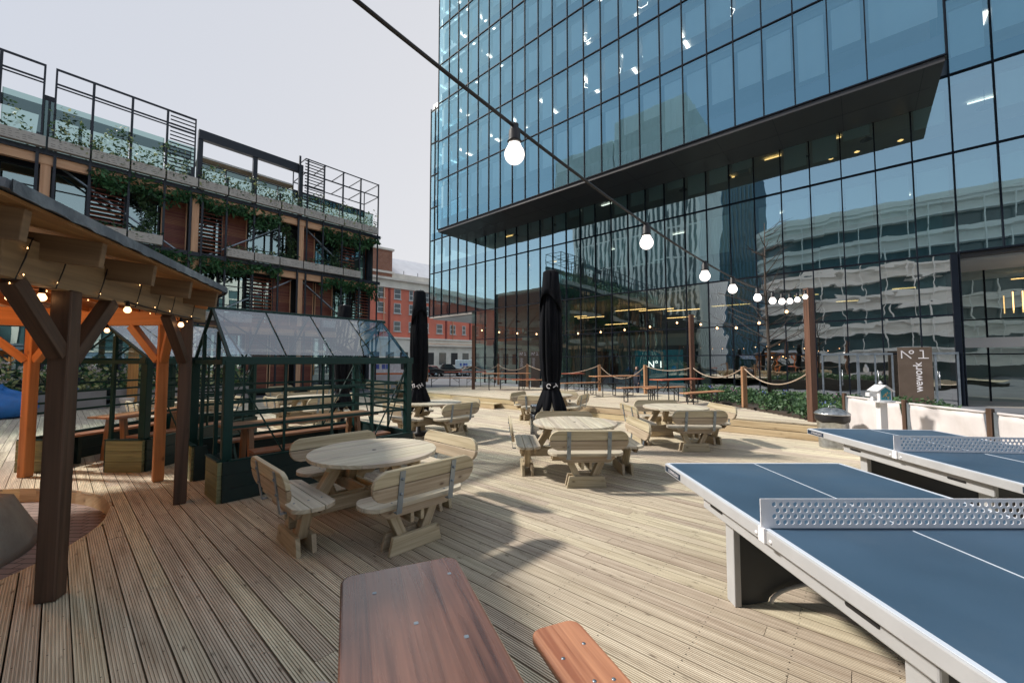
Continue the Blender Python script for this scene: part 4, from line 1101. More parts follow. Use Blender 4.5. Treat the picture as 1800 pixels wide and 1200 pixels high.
for (i,m,x0,x1) in mods:
    for lv in (0,1,2):
        z0,z1=BZ[lv]+.12,BZ[lv+1]-.40;k=lay.get((i,lv),'WSWW' if lv else None)
        ty=k[m] if k else ('S' if (i,m) in ((4,2),(4,3),(5,0)) else 'W')
        a,b=x0+(.17 if m==0 else .02),x1-(.17 if m==3 else .02)
        if ty=='W': window(a,b,z0,z1)
        else:
            if ty=='L': window(a,b,z0,z1)
            shutter(a,b,z0,z1,ty=='L')
def planter(x0,x1,z):
    mb=MB();mb.box(((x0+x1)/2,-1.32,z+.38),(x1-x0-.07,.26,.46));p=mb.build('balcony_planter',MT['plant'],tb)
    mb=MB()
    for r_ in range(4):
        x=x0+.18
        while x<x1-.25: 
            if R()<.75: mb.box((x,-1.4515,z+.24+r_*.09+U(-.01,.01)),(U(.06,.14),.004,.014),M.Rotation(U(-.15,.15),3,'Y'))
            x+=U(.15,.22)
    mb.build('planter_marks',MT['pbrown'],p)
MT['plant']=plain('planter_panel',(.54,.50,.45),.7,0,.08,2)
for (i,m,x0,x1) in mods:
    if i>=0: planter(x0,x1,BZ[3])
    if (i,m) in ((3,0),(3,1),(3,2),(4,1),(4,2),(4,3),(5,0),(5,1),(5,2),(2,1),(2,2),(2,3)): planter(x0,x1,BZ[2])
    if (i,m) in ((4,0),(4,1),(5,1),(5,2),(3,1),(3,2)): planter(x0,x1,BZ[1])
# diagonal braces
def brace(x0,z0,x1,z1): part(MB().bar((x0,-.42,z0),(x1,-.42,z1),.06,.17,(0,1,0)),'diagonal_brace','grey')
brace(BX[3]+.3,10.5,BX[4]-.6,7.5);brace(BX[4]+.5,7.4,BX[5]-.3,10.5);brace(BX[5]+.2,10.5,BX[6]-1.7,8.0)
brace(BX[4]+.3,3.9,BX[5]-.3,6.8);brace(BX[5]+.3,6.8,BX[6]-1.5,4.2);brace(BX[2]+.3,10.4,BX[3]-.3,7.5);brace(BX[3]+.3,6.8,BX[4]-.3,3.9)
# terrace frames
for i in (0,1,2,3):
    x0,x1=BX[i]+.17,BX[i+1]-.17
    for x in (x0,x1): part(MB().box((x,-1.163,12.8),(.065,.065,3.54)),'frame_post','bframe')
    for z,w in ((14.53,.09),(13.88,.07),(13.74,.05)): part(MB().bar((x0,-1.16,z),(x1,-1.16,z),.05,w),'frame_rail','bframe')
    part(MB().bar((BX[i],.9,13.35),(BX[i+1],.9,13.35),.25,.42),'roof_beam','bframe')
    for x in (x0+.8,x1-.1): part(MB().bar((x,-1.1,11.2),(x,.9,13.2),.12,.12),'raking_strut','bframe')
part(MB().box((BX[3],-.3,12.1),(.32,.5,2.8)),'terrace_pier','bframe')
part(MB().bar((BX[4]+.0,-.9,13.92),(BX[5]+.0,-.9,13.92),.3,.5),'roof_beam','bframe')
for x in (BX[4]+.1,BX[4]+2.7,BX[5]-.1): part(MB().box((x,-.9,12.2),(.22,.22,2.95)),'terrace_post','bframe')
part(MB().bar((BX[4]+.2,.6,13.05),(BX[5]-.3,.6,13.05),1.6,.10),'awning','bandg')
part(MB().bar((BX[4]+.2,-.25,12.85),(BX[5]-.3,-.25,12.85),.10,.22),'awning_edge','rafter')
x0,x1=BX[5]+.1,BX[6]+.1
for y in (-1.16,.9):
    for z in (14.62,13.7): part(MB().bar((x0,y,z),(x1,y,z),.05,.06),'frame_rail','bframe')
for k in range(5):
    x=x0+(x1-x0)*k/4
    for z in (14.62,13.7): part(MB().bar((x,-1.16,z),(x,.9,z),.045,.05),'frame_rail','bframe')
    if k in(0,4):part(MB().box((x,.9,12.7),(.06,.06,3.9)),'frame_post','bframe')
part(MB().bar((x0,.9,12.95),(x1,.9,12.95),.25,.45),'roof_beam','bframe')
for (i,m,x0,x1) in mods:   # glass balustrades and slatted screens
    if (i,m) in ((3,3),(5,0)):
        mb=MB();z=11.3
        while z<14.5: mb.box(((x0+x1)/2-(.05 if i==3 else 0),-1.16,z),(x1-x0-.12-(.2 if i==3 else 0),.05,.05));z+=.2
        part(mb,'slatted_screen','bframe')
    g=MB();hz=13.2 if i<4 else 12.45
    g.quad((x0+.04,-.7,10.85),(x1-.04,-.7,10.85),(x1-.04,-.7,hz),(x0+.04,-.7,hz));part(g,'glass_balustrade','balus')
    if i>=4: part(MB().bar((x0,-.7,hz+.02),(x1,-.7,hz+.02),.04,.05),'handrail','bframe');part(MB().box((x0+.02,-.68,11.7),(.05,.04,1.6)),'baluster','bframe')
g=MB();g.quad((XR-.1,-.9,7.4),(XR+.15,.3,7.4),(XR+.15,.3,10.5),(XR-.1,-.9,10.5));part(g,'corner_pane','leftg')
# planting on the timber building: each swath a thing of its own
def tbw(x,y,z): 
    p=tb_m@V((x,y,z));return p
tb_m=M.Translation(U1*D2)@M.Rotation(math.atan2(U2.y,U2.x),4,'Z')
def hang(label,x0,x1,z,drop,dens=230,mat='fern',y=-1.0,sz=(.2,.38),name='hanging_plants'):
    mb=MB();n=int((x1-x0)*dens)
    for k in range(n):
        x=U(x0,x1);dd=drop*(.55+.45*math.sin(x*2.1+z)*math.sin(x*.9+1));s=R()**1.3
        mb.leaf(tbw(x,y+U(-.38,.15)*(1-s*.5),z-.05-dd*s+U(0,.15)),U(*sz),.35,.5)
    tag(mb.build(name,MT[mat]),label,'plants','greenery on the timber building')
hang('fern hanging below the roof terrace, left of the tall black double post',BX[3]+1.35,BX[4]-.1,10.5,1.0)
hang('fern over the upper louvres, right of the tall black double post',BX[4]+.05,BX[4]+4.1,10.45,1.1)
hang('fern hanging below the terrace at the corner next to the red building',BX[5]+1.3,BX[6]+.2,10.45,1.1)
hang('fern above the lower balcony, just over the pergola roof edge',BX[3]+.8,BX[4]-.1,7.2,1.0)
hang('fern above the lower windows, over the ridge of the main greenhouse',BX[4]+.1,BX[4]+4.2,7.2,1.0)
hang('fern above the lower storey at the corner next to the red building',BX[5]+1.3,BX[6]+.2,7.1,1.1)
hang('dark fern over the windows behind the pergola roof',BX[2]+.4,BX[3]-.2,7.1,.9)
def trail(label,x0,x1,z,h,mat='ivy',dens=110,fl=.2,y=-1.28,up=True):
    t=thing('balcony_plants',label,'plants',(0,0,0),0,'greenery on the timber building');mb=MB();pl_=MB();n=int((x1-x0)*dens)
    for k in range(n):
        x=U(x0,x1);hh=h*(.4+.6*abs(math.sin(x*1.7+z)));(pl_ if R()<fl else mb).leaf(tbw(x,y+U(-.2,.3),z+(hh*R()**1.5 if up and R()<.72 else -U(0,.32))),U(.09,.2),.6)
    mb.build('leaves',MT[mat],t)['kind']='stuff';pl_.build('blossom',MT['lime'],t)['kind']='stuff'
trail('plants on the roof terrace at the left picture edge',BX[2],BX[3]-.4,11.28,1.6)
trail('flowering plants on the terrace bay with high railings',BX[3]+.1,BX[4]-.4,11.28,1.6,'ivy',260,.3)
trail('plants along the terrace bay under the heavy steel beam',BX[4]+.1,BX[5]-.1,11.28,1.1,'ivy',240,.35)
trail('plants inside the open cage frame at the terrace corner',BX[5]+.1,BX[6],11.28,1.3,'ivy',150,.4)
trail('trailing plants in the upper balcony planters left of the double post',BX[3]+.1,BX[3]+4.0,8.0,.3,'ivy',45,.1)
trail('trailing plants in the upper balcony planters over the main greenhouse',BX[4]+1.4,BX[5]-.2,8.0,.35,'ivy',55,.1)
trail('trailing plants in the upper balcony planters at the corner',BX[5]+.1,BX[6]-1.2,8.0,.35,'ivy',45,.05)
def vine(label,x,z0,z1):
    mb=MB()
    for k in range(560): 
        z=U(z0,z1);mb.leaf(tbw(x+.3*math.sin(z*2+x)+U(-.25,.25),-.6+U(-.25,.2),z),U(.09,.2),.6)
    tag(mb.build('climbing_plant',MT['ivy']),label,'climber','climbers on the timber building')
vine('climber in front of the upper window right of the rising grey brace',BX[5]-.6,7.6,10.3);vine('climber behind the falling grey brace in the upper corner bay',BX[5]+2.6,7.6,10.2)
vine('climber in the lower corner bay beside the louvres',BX[5]+2.9,-.2,6.9);vine('climber on the window between louvres and shutter of the upper left bay',BX[3]+3.2,7.8,10.3)
vine('climber on the lowest storey near the end of the front',BX[6]-.9,-.2,3.6)
# ================================================================ RED BUILDING
az=48.5;dv=V((math.sin(rad(az)),math.cos(rad(az)),0));O=V((-22.9,80,0))
rb=thing('red_building','red rendered brick building with white sash windows, pale ground floor and stone cornice','building',O,math.atan2(dv.y,dv.x))
X0,X1=-78,44
part(MB().box(((X0+X1)/2,7,8.6),(X1-X0,14,17.2)),'wall','redwall',rb)
part(MB().box(((X0+X1)/2,-.25,2.9),(X1-X0+.2,.7,6.5)),'ground_floor_wall','pale',rb)
part(MB().box(((X0+X1)/2,-.5,6.3),(X1-X0+.2,.9,.35)),'string_course','pale',rb)
part(MB().box(((X0+X1)/2,-.25,17.0),(X1-X0+.2,.5,1.5)),'frieze','pale',rb)
part(MB().box(((X0+X1)/2,-.55,17.95),(X1-X0+.2,1.3,.45)),'cornice','pale',rb)
part(MB().box(((X0+X1)/2,.3,18.8),(X1-X0,.35,1.2)),'parapet','pale',rb)
x=X0+1.5;i=0;nw=0
while x<X1-2:
    wd=1.45 if i%4 else .9
    for z in (7.7,11.3,14.2):
        if -14<x<40:
            f=MB();h=2.0
            f.box((x,-.03,z+h/2),(wd,.1,h));w=f.build('window',MT['sash'],rb)
            mb=MB()
            for q in (0,1): mb.box((x,-.09,z+h*(.26+.48*q)),(wd-.24,.02,h*.40))
            mb.build('pane',MT['wglass'],w);MB().box((x,-.1,z-.1),(wd+.3,.3,.14)).build('sill',MT['sash'],w)
    if i%2==0: part(MB().box((x+1.7,-.08,11.4),(.35,.2,10.1)),'pilaster','redpil',rb)
    x+=3.4 if i%4!=3 else 3.0;i+=1
for x in (-3.2,12.8,26): part(MB().tube([(x,-.25,17),(x,-.25,6.4)],.10,8),'drainpipe','glulam',rb)
for x in range(-24,38,3):
    part(MB().box((x+1.0,-.62,2.2),(1.7,.06,2.6)),'ground_floor_window' if x%2 else 'garage_opening','wglass' if x%2 else 'cable',rb)
part(MB().bar((3,-1.0,4.9),(40,-1.0,4.9),.9,.14),'canopy','pale',rb)
part(MB().bar((3,-1.2,5.4),(40,-1.2,5.4),.12,.12),'pipe_run','glulam',rb)
mb=MB();mb.prism([(-7,18.0),(40,18.0),(40,18.4),(30,23.6),(0,23.6)],0,.3,M.Translation((0,9,0))@M.Rotation(rad(90),4,'X'));
mb=MB();a=[V((-1,1.2,18.6)),V((42,1.2,18.6)),V((38,8,24.5)),V((0,8,24.5))];b_=[V((-1,14,18.6)),V((42,14,18.6))]
mb.quad(*a);mb.quad(a[3],a[2],b_[1],b_[0]);mb.add([a[0],a[3],b_[0]],[(0,1,2)],[[(0,0)]*3]);mb.add([a[1],a[2],b_[1]],[(0,1,2)],[[(0,0)]*3]);part(mb,'pale_roof','slate',rb)
part(MB().box((-5.5,4,20.6),(8,8,6.2)),'roof_tower','lbrick',rb);part(MB().box((-5.5,4,23.9),(8.6,8.6,.4)),'tower_coping','pale',rb)
part(MB().box((-8,6,26.2),(5,5,4.4)),'tower_block','bandg',rb);part(MB().box((-5.5,4,19.3),(8.6,8.8,.4)),'tower_band','pale',rb)
part(MB().box((34,5,25.2),(2.4,2.4,1.8)),'roof_vent','bandg',rb)
for k in range(9): part(MB().bar((-8+k*3.2,1.2,19.4),(-8+k*3.2,1.2,20.4),.08,.08,(0,1,0)),'railing_post','bframe',rb)
# ================================================================ VEHICLES
def car(name,label,cat,p,rz,kind,paint):
    t=thing(name,label,cat,p,rz)
    if kind=='van': Lc,Wc,body,roof=5.2,1.95,[(-2.6,.35),(2.55,.35),(2.6,.9),(2.25,1.15),(1.65,2.15),(1.3,2.35),(-2.5,2.35),(-2.6,2.2)],None
    elif kind=='pickup': Lc,Wc,body,roof=5.1,1.85,[(-2.5,.45),(2.5,.45),(2.55,.85),(2.4,1.05),(1.2,1.12),(-2.5,1.12)],[(1.15,1.11),(.45,1.72),(-.6,1.76),(-.95,1.11)]
    else: Lc,Wc,body,roof=4.4,1.78,[(-2.15,.35),(2.15,.35),(2.2,.7),(2.05,.88),(1.1,.98),(-2.1,1.0),(-2.2,.7)],[(1.05,.97),(.35,1.45),(-1.5,1.47),(-2.0,.99)]
    T3=M.Rotation(rad(90),4,'X');T3.translation=V((0,Wc/2,0))
    b=MB().prism(body,0,Wc,T3).build('body',MT[paint],t,bevel=.07,seg=3)
    T4=M.Rotation(rad(90),4,'X')
    if roof:
        T4.translation=V((0,Wc/2-.1,0));rf=MB().prism(roof,0,Wc-.2,T4).build('cabin',MT[paint],t,bevel=.05,seg=3)
        cx=sum(q[0] for q in roof)/4;cz=sum(q[1] for q in roof)/4
        sh=[(cx+(q[0]-cx)*.86,cz+(q[1]-cz)*.74) for q in roof];T4=M.Rotation(rad(90),4,'X');T4.translation=V((0,Wc/2-.095,0))
        MB().prism(sh,0,Wc-.19,T4).build('side_window',MT['wglass'],rf)
        for a_,b2 in ((roof[0],roof[1]),(roof[3],roof[2])):
            A=V((a_[0],0,a_[1]));B=V((b2[0],0,b2[1]));nrm=V((1 if a_[0]>cx else -1,0,.7)).normalized()*.012
            MB().bar(A.lerp(B,.12)+nrm,A.lerp(B,.86)+nrm,Wc-.45,.01).build('windscreen',MT['wglass'],rf)
    else:
        A=V((2.22,0,1.22));B=V((1.72,0,2.06));MB().bar(A,B,Wc-.3,.03).build('windscreen',MT['wglass'],t)
        mb=MB();T4.translation=V((0,Wc/2+.006,0));mb.prism([(1.95,1.2),(1.5,1.95),(.8,1.95),(.8,1.2)],0,Wc+.012,T4);mb.build('side_window',MT['wglass'],t)
        mb=MB()
        for x in (-1.6,-1.0,-.6):
            mb.box((x,-Wc/2-.004,1.5),(.35,.006,.5))
        mb.build('blue_marking',MT['blue'],b)
    for x in (-Lc*.30,Lc*.31):
        for s in (-1,1):
            T5=M.Rotation(rad(90),3,'X');w=MB().lathe([(0,-.1),(.3,-.1),(.33,-.07),(.33,.07),(.3,.1),(0,.1)],20,(x,s*(Wc/2-.08),.33),None,T5).build('wheel',MT['tyre'],t)
            MB().lathe([(0,-.115),(.2,-.11),(.2,.11),(0,.115)],14,(x,s*(Wc/2-.08),.33),None,T5).build('hub_cap',MT['inox'],w)
    for s in (-1,1):
        MB().box((Lc/2-.04,s*(Wc/2-.25),.72),(.1,.3,.14)).build('headlight',MT['sash'],t);MB().box((-Lc/2+.02,s*(Wc/2-.14),.85),(.1,.14,.3)).build('tail_light',MT['tail'],t)
    return t
zg=-.42
def gpp(px,py): p=gp(px,py,zg);return p
car('parked_pickup','black pickup truck parked in front of the red building','pickup',gpp(786,662),rad(15),'pickup','cark')
car('parked_van','white van parked behind the black pickup','van',gpp(808,657)+V((1,6,0)),rad(8),'van','carw')
car('parked_car','silver car with its side to us, at the corner of the glass tower','car',gpp(822,662)+V((1,1,0)),rad(20),'car','cars')
car('parked_van','large white van with blue marks seen above the greenhouse corner','van',gpp(692,668),rad(12),'van','carw')
car('parked_car','red car half hidden behind the small umbrella','car',gpp(757,662),rad(60),'car','tail')
t=thing('road_barrier','white and orange barrier standing in the street behind the greenhouse corner','barrier',gpp(683,676),rad(10))
MB().box((0,0,.55),(2.6,.06,.7)).build('board',MT['white'],t);MB().box((0,-.04,.98),(2.6,.05,.14)).build('orange_rail',MT['oran'],t)
for x in (-1.1,1.1): MB().box((x,0,.1),(.12,.6,.2)).build('foot',MT['oran'],t)
mb=MB();[mb.box((-1.1+i*.2,-.033,.5),(.10,.004,.45)) for i in range(12)];mb.build('slots',MT['bandg'],t)
# ================================================================ PERSON
def person(p,rz):
    verts=[(0,0,.93),(0,0,1.15),(0,.01,1.38),(0,0,1.50),(0,-.01,1.62),(0,-.015,1.70),
     (.19,0,1.40),(.25,-.02,1.13),(.24,-.14,.90),(-.19,0,1.40),(-.25,.03,1.13),(-.24,-.02,.88),
     (.10,0,.88),(.12,-.10,.48),(.12,-.02,.07),(.12,-.14,.03),(-.10,0,.88),(-.11,.08,.48),(-.11,.22,.09),(-.11,.11,.03)]
    rr=[.15,.14,.16,.06,.085,.08,.065,.05,.035,.065,.05,.035,.10,.065,.045,.035,.10,.065,.045,.035]
    ed=[(0,1),(1,2),(2,3),(3,4),(4,5),(2,6),(6,7),(7,8),(2,9),(9,10),(10,11),(0,12),(12,13),(13,14),(14,15),(0,16),(16,17),(17,18),(18,19)]
    me=bpy.data.meshes.new('person');me.from_pydata(verts,ed,[]);o=bpy.data.objects.new('person',me);COL.objects.link(o)
    o.modifiers.new('Skin','SKIN');o.modifiers.new('Sub','SUBSURF').levels=1;o.modifiers['Sub'].render_levels=2
    for i,v in enumerate(me.skin_vertices[0].data): v.radius=(rr[i],rr[i])
    me.skin_vertices[0].data[0].use_root=True
    me.materials.append(MT['cloth']);o.location=p;o.rotation_euler=(0,0,rz)
    MB().lathe([(0,1.54),(.05,1.56),(.078,1.62),(.082,1.67),(.06,1.74),(0,1.765)],16,(0,-.015,0)).build('face',MT['skin'],o)
    MB().lathe([(.09,1.62),(.095,1.69),(.07,1.765),(0,1.79)],16,(0,.008,0)).build('hair',MT['hair'],o)
    mb=MB()
    for s in (-.245,.245):
        y=-.15 if s>0 else -.03
        for k in range(5): mb.tube([(s,y+(k-2)*.012,.88),(s,y+(k-2)*.014-.01,.83-.01*(2-abs(k-2))),(s*.98,y+(k-2)*.012-.02,.80)],.008,5)
    mb.build('hands',MT['skin'],o)
    tag(o,'person in dark clothes walking behind the low rope, in front of the tower glass','person')
person(onplane(1119,21.3,-.40),rad(-60))
# ================================================================ BARE TREE
def bare_tree(p,h,label,seed,name='bare_tree'):
    rnd=random.Random(seed);t=thing(name,label,'tree',p);mb=MB();tw=MB();tr=MB()
    tr.tube([(0,0,0),(.03,.02,h*.3),(-.02,.03,h*.65),(0,0,h)],[.07,.055,.035,.012],8);tr.build('trunk',MT['bark'],t)
    for k in range(34):
        z=h*rnd.uniform(.28,.97);a=rnd.uniform(0,6.3);ln=(h-z)*.42+.35;e=V((math.cos(a),math.sin(a),rnd.uniform(.15,.6))).normalized()
        p0=V((0,0,z));p1=p0+e*ln*.5;p2=p0+e*ln+V((0,0,.12));mb.tube([p0,p1,p2],[.018,.012,.005],5)
        for j in range(5):
            q=p0.lerp(p2,rnd.uniform(.25,1));f=(e+V((rnd.uniform(-1,1),rnd.uniform(-1,1),rnd.uniform(-.4,.8)))*.8).normalized();tw.tube([q,q+f*rnd.uniform(.2,.5)],[.006,.002],4)
    mb.build('limbs',MT['bark'],t);tw.build('twigs',MT['bark'],t)['kind']='stuff';return t
bare_tree(tn(2.4,16.2,.3),6.2,'slender bare tree in the flower bed, left of the thick light post',5)
# ================================================================ GLASS TOWER
TW=thing('glass_tower','tall blue glass office tower with an overhanging glazed box above its street front','office tower',U2*27,math.atan2(-U1.y,-U1.x))
def xm(k): return -(.47+1.33*k)
XA,XB=-35.8,14.7
xs_m=[xm(k) for k in range(26,-11,-1)];xs_m=[XA]+[x for x in xs_m if XA+.3<x<XB]+[XB]
bxs=[-3.0]+[ .65+1.306*k for k in range(0,1)]
bx_=[3.0,.62]+[.62-1.306*k for k in range(1,24)];bx_=[x for x in bx_ if x>-29.2]+[-29.65];bx_=sorted(bx_)
ZM=[3.78,6.62,11.3,15.0,18.7,22.4,26.1,29.9,33.6,37.3]
BZl=[14.03,18.72,22.5,26.25,30.0,33.75,37.5]
BY=-3.8
cells=[]   # x0,x1,z0,z1,y,type
# street storeys
for a,b in zip(xs_m,xs_m[1:]):
    Y0=4.0 if (a+b)/2>3.6 else 0
    if a>-28.9: 
        cells.append((a,b,-.36,2.02,Y0,'door' if (2.0<(a+b)/2<3.9 or -1.2<(a+b)/2<1.2 or 5.0<(a+b)/2<8) else 'low'));cells.append((a,b,2.02,3.78,Y0,'low'))
        cells.append((a,b,3.78,6.62,Y0,'low'))
    for z0,z1 in zip(ZM[1:],ZM[2:]):
        if -29.65<(a+b)/2<3.0 and z0>=14.9: continue
        if z1>30.2 and a<-29.6: continue
        if (a+b)/2<-29.6 or (a+b)/2>3.0 or z0<14.9: cells.append((a,b,z0,z1,0,'mid' if z0<14 else 'up'))
for a,b in zip(bx_,bx_[1:]):
    for z0,z1 in zip(BZl,BZl[1:]): cells.append((a,b,z0,z1,BY,'up'))
tm=M.Translation(U2*27)@M.Rotation(math.atan2(-U1.y,-U1.x),4,'Z')
def area(c):
    p=[proj(tm@V((x,c[4],z))) for x,z in ((c[0],c[2]),(c[1],c[2]),(c[1],c[3]),(c[0],c[3]))]
    if any(q is None for q in p): return 0
    p=[(min(max(q[0],0),1800),min(max(q[1],0),1200)) for q in p]
    return abs(sum(p[i-1][0]*p[i][1]-p[i][0]*p[i-1][1] for i in range(4)))/2
cells.sort(key=lambda c:-area(c))
st={};bl_st=MB();nbl=0
def pane_mb(c,mb):
    x0,x1,z0,z1,y,ty=c;j=.0016 if ty=='up' else .003;g=.02
    dy=[U(-j,j)*1.2 for _ in range(4)];y+=0
    mb.quad((x0+g,y+dy[0],z0+g),(x1-g,y+dy[1],z0+g),(x1-g,y+dy[2],z1-g),(x0+g,y+dy[3],z1-g))
for i,c in enumerate(cells):
    m='officeg' if c[5]=='up' else 'officemid' if c[5]=='mid' else ('officehi' if c[0]>-7.2 and c[4]<1 else 'officelow')
    if i<100: mb=MB();pane_mb(c,mb);mb.build('glass_pane',MT[m],TW)
    else: pane_mb(c,st.setdefault(m,MB()))
    if c[5]=='up' or (c[5]=='mid' and R()<.8):
        x0,x1,z0,z1,y,ty=c;hgt=(z1-z0);d=hgt*random.choice((.42,.44,.46,.5,.36,.62) if ty=='up' else (.3,.42,.5));top=z1-.5
        b=(x0+.14,y+.32,top-d,x1-.14,top)
        q=[(b[0],b[1],b[2]),(b[3],b[1],b[2]),(b[3],b[1],b[4]),(b[0],b[1],b[4])]
        if nbl<100: mb=MB();mb.quad(*q);mb.build('window_blind',MT['blind'],TW);nbl+=1
        else: bl_st.quad(*q)
for m,mb in st.items(): o=mb.build('glass_panes',MT[m],TW);o['kind']='stuff'
o=bl_st.build('window_blinds',MT['blind'],TW);o['kind']='stuff'
# mullions and transoms
def slab(x0,x1,y0,y1,z,th=.35,mat='slab',name='floor_slab'): MB().box(((x0+x1)/2,(y0+y1)/2,z-th/2),(x1-x0,y1-y0,th)).build(name,MT[mat],TW)
mb=MB()
for x in xs_m:
    z1=30.2 if x<-29.6 else 37.3
    zt0=6.5 if x<-28.95 else -.36
    if -29.6<x<3.0: z1=15.0 if False else 14.0
    if x>3.7:
        mb.box((x,3.97,3.1),(.05,.13,6.9));zt0=6.6
    mb.box((x,-.03,(zt0+z1)/2),(.05,.13,z1-zt0))
mb.build('mullions',MT['mull'],TW)['kind']='stuff'
mb=MB()
for x in bx_: mb.box((x,BY-.02,(14.03+37.5)/2),(.05,.10,37.5-14.03))
mb.build('box_mullions',MT['mull'],TW)['kind']='stuff'
for z in ZM:
    a,b=(XA,XB) if z>6 and z<15 else ((-28.95,3.4) if z<6 else (3.0,XB))
    if z==15.0: a=3.0
    MB().bar((a,-.028,z),(b,-.028,z),.12,.07).build('transom',MT['mull'],TW)
    if 14<z<30: MB().bar((XA,-.028,z),(-29.6,-.028,z),.12,.07).build('transom',MT['mull'],TW)
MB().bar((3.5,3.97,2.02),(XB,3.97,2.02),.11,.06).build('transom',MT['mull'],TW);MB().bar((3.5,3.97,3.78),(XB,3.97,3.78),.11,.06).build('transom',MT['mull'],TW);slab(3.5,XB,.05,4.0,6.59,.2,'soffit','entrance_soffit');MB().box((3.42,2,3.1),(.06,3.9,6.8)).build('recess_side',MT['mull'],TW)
MB().bar((-28.95,-.028,2.02),(3.4,-.028,2.02),.11,.06).build('transom',MT['mull'],TW)
for z in BZl: MB().bar((-29.65,BY-.018,z),(3.0,BY-.018,z),.09,.06).build('transom',MT['mull'],TW)
for y0,y1,x in ((BY+.02,20,-29.66),(0.02,22,XA-.01)):
    z0,z1=(30.2,37.5) if y0<-1 else (6.62,30.2)
# end returns (glass) of the main volume and the box
def ret(x,y0,y1,z0,z1,mat='officeg'):
    n=max(1,int((y1-y0)/1.3));mb=MB()
    for k in range(n):
        mb.quad((x,y0+(y1-y0)*k/n+.02,z0),(x,y0+(y1-y0)*(k+1)/n-.02,z0),(x,y0+(y1-y0)*(k+1)/n-.02,z1),(x,y0+(y1-y0)*k/n+.02,z1))
    mb.build('return_glazing',MT[mat],TW)
ret(3.0,BY+.03,-.05,14.1,37.4);ret(-29.66,BY+.03,-.05,14.1,37.4);ret(-29.66,0,18,30.3,37.4);ret(XA,.05,22,6.7,30.1);ret(-28.95,.05,22,-.3,6.5,'officelow')
# slabs, ceilings, rear wall, spandrels
for z in ZM[1:]:
    a=XA+.15 if z<30.5 else -29.5
    slab(a,XB,.45,16,z+.02)
slab(-28.8,XB,4.5,16,3.78+.02);slab(-28.9,XB,.3,16,-.34,.05,'floor_in','ground_floor_slab')
for z in BZl[1:]: slab(-29.5,2.85,BY+.45,.44,z+.02)
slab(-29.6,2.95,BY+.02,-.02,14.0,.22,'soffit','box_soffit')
mb=MB()
for k in range(26):
    x=-29.6+k*1.306*1.02
    if x<2.9 and k%2==0: mb.box((x,BY/2,13.778),(.02,-BY-.1,.004))
for y in (-1.9,): mb.box((-13.3,y,13.777),(32,.02,.004))
mb.build('soffit_joints',MT['cable'],TW)
MB().box(((-35.8-28.95)/2,7,6.5),(6.8,14,.2)).build('corner_soffit',MT['pale'],TW)
MB().box(((XA+XB)/2,16.2,18),(XB-XA,.3,37)).build('rear_wall',MT['inwall'],TW)
for z in ZM[1:-1]:
    if z>14.9:
        MB().box(((3.05+XB)/2,.22,z+.45),(XB-3.1,.04,.9)).build('spandrel_panel',MT['spand'],TW);
        if z<30: MB().box(((XA-29.7)/2,.22,z+.45),(-29.7-XA-.1,.04,.9)).build('spandrel_panel',MT['spand'],TW)
    else: MB().box(((XA+XB)/2,.22,z+.5),(XB-XA-.2,.04,1.0)).build('spandrel_panel',MT['spand'],TW)
for z in BZl[:-1]: MB().box((-13.3,BY+.22,z+.5),(32.5,.04,1.0)).build('spandrel_panel',MT['spand'],TW)
# columns
for x,w_ in ((2.65,.95),(-7.55,.5),(-18.1,.7),(-26.9,.9)): MB().box((x,.8,5.4),(w_,.6,11.8)).build('column',MT['column'],TW)
for x in (11.6,3.0,-5.4,-14,-22.6,-31): MB().box((x,2.6,25),(.6,.6,22)).build('column',MT['column'],TW)
# ceiling lights of the upper floors
rs=random.Random(11)
n_=0
for z in BZl[2:]:
    for k in range(9):
        x=-28.5+k*3.5+rs.uniform(-.4,.4)
        if rs.random()<.30 or n_>55: continue
        for q in range(2):
            MB().box((x-.0,BY+1.6+q*1.5,z-.40),(.22,1.15,.03)).build('ceiling_light',MT['lampw'],TW);n_+=1
for z in ZM[4:7]:
    for x in (5,8.5,12): MB().box((x,2.2,z-.4),(.25,1.2,.03)).build('ceiling_light',MT['lampw'],TW)
# hexagonal ring lights
for (x,z) in ((-14.5,26.25),(-9.6,30),(-13.6,26.25+3.75),(-14.2,22.5),(-9.8,22.5),(-12.2,22.5),(-10.2,26.25),(-7.5,26.25),(-5.2,22.5)):
    y=BY+1.6;pt=[(x+.42*math.cos(k*math.pi/3),y+.42*math.sin(k*math.pi/3),z-.75) for k in range(7)]
    mb=MB()
    for k in range(6): mb.bar(pt[k],pt[k+1],.03,.03)
    mb.build('ring_light',MT['lampw'],TW)
for z in (11.3,15.0):
    for x in [-27+k*2.9 for k in range(14)]:
        if rs.random()<.55: MB().box((x,2.0+rs.random()*2,z-.42),(.9,.12,.03)).build('ceiling_light',MT['lampo' if rs.random()<.5 else 'lampw'],TW)
for x in (.2,1.9,-.9): MB().lathe([(0,.07),(.12,0),(0,-.07)],12,(x,1.2,13.0)).build('globe_lamp',MT['lampo'],TW)
# pendants behind the mid storeys
for (x,z) in [(a,11.3) for a in (-.4,1.6,5.6,8.5,-27,-25,-22.8)]+[(a,14.9) for a in (-9,-6.2,-2.2,-.9,.6,4.8,-27.4,-24.4,-20)]+[(a,6.6) for a in (-26.5,-24.2,-21.5,-19)]:
    m=MB().lathe([(0,.16),(.06,.14),(.26,0),(.27,-.02)],16,(x,1.5,z-1.25));p_=m.build('pendant_shade',MT['bframe'],TW)
    MB().lathe([(0,-.012),(.24,-.01)],16,(x,1.5,z-1.25)).build('pendant_light',MT['lampo'],p_);MB().tube([(x,1.5,z-1.1),(x,1.5,z-.4)],.012,5).build('pendant_rod',MT['bframe'],p_)
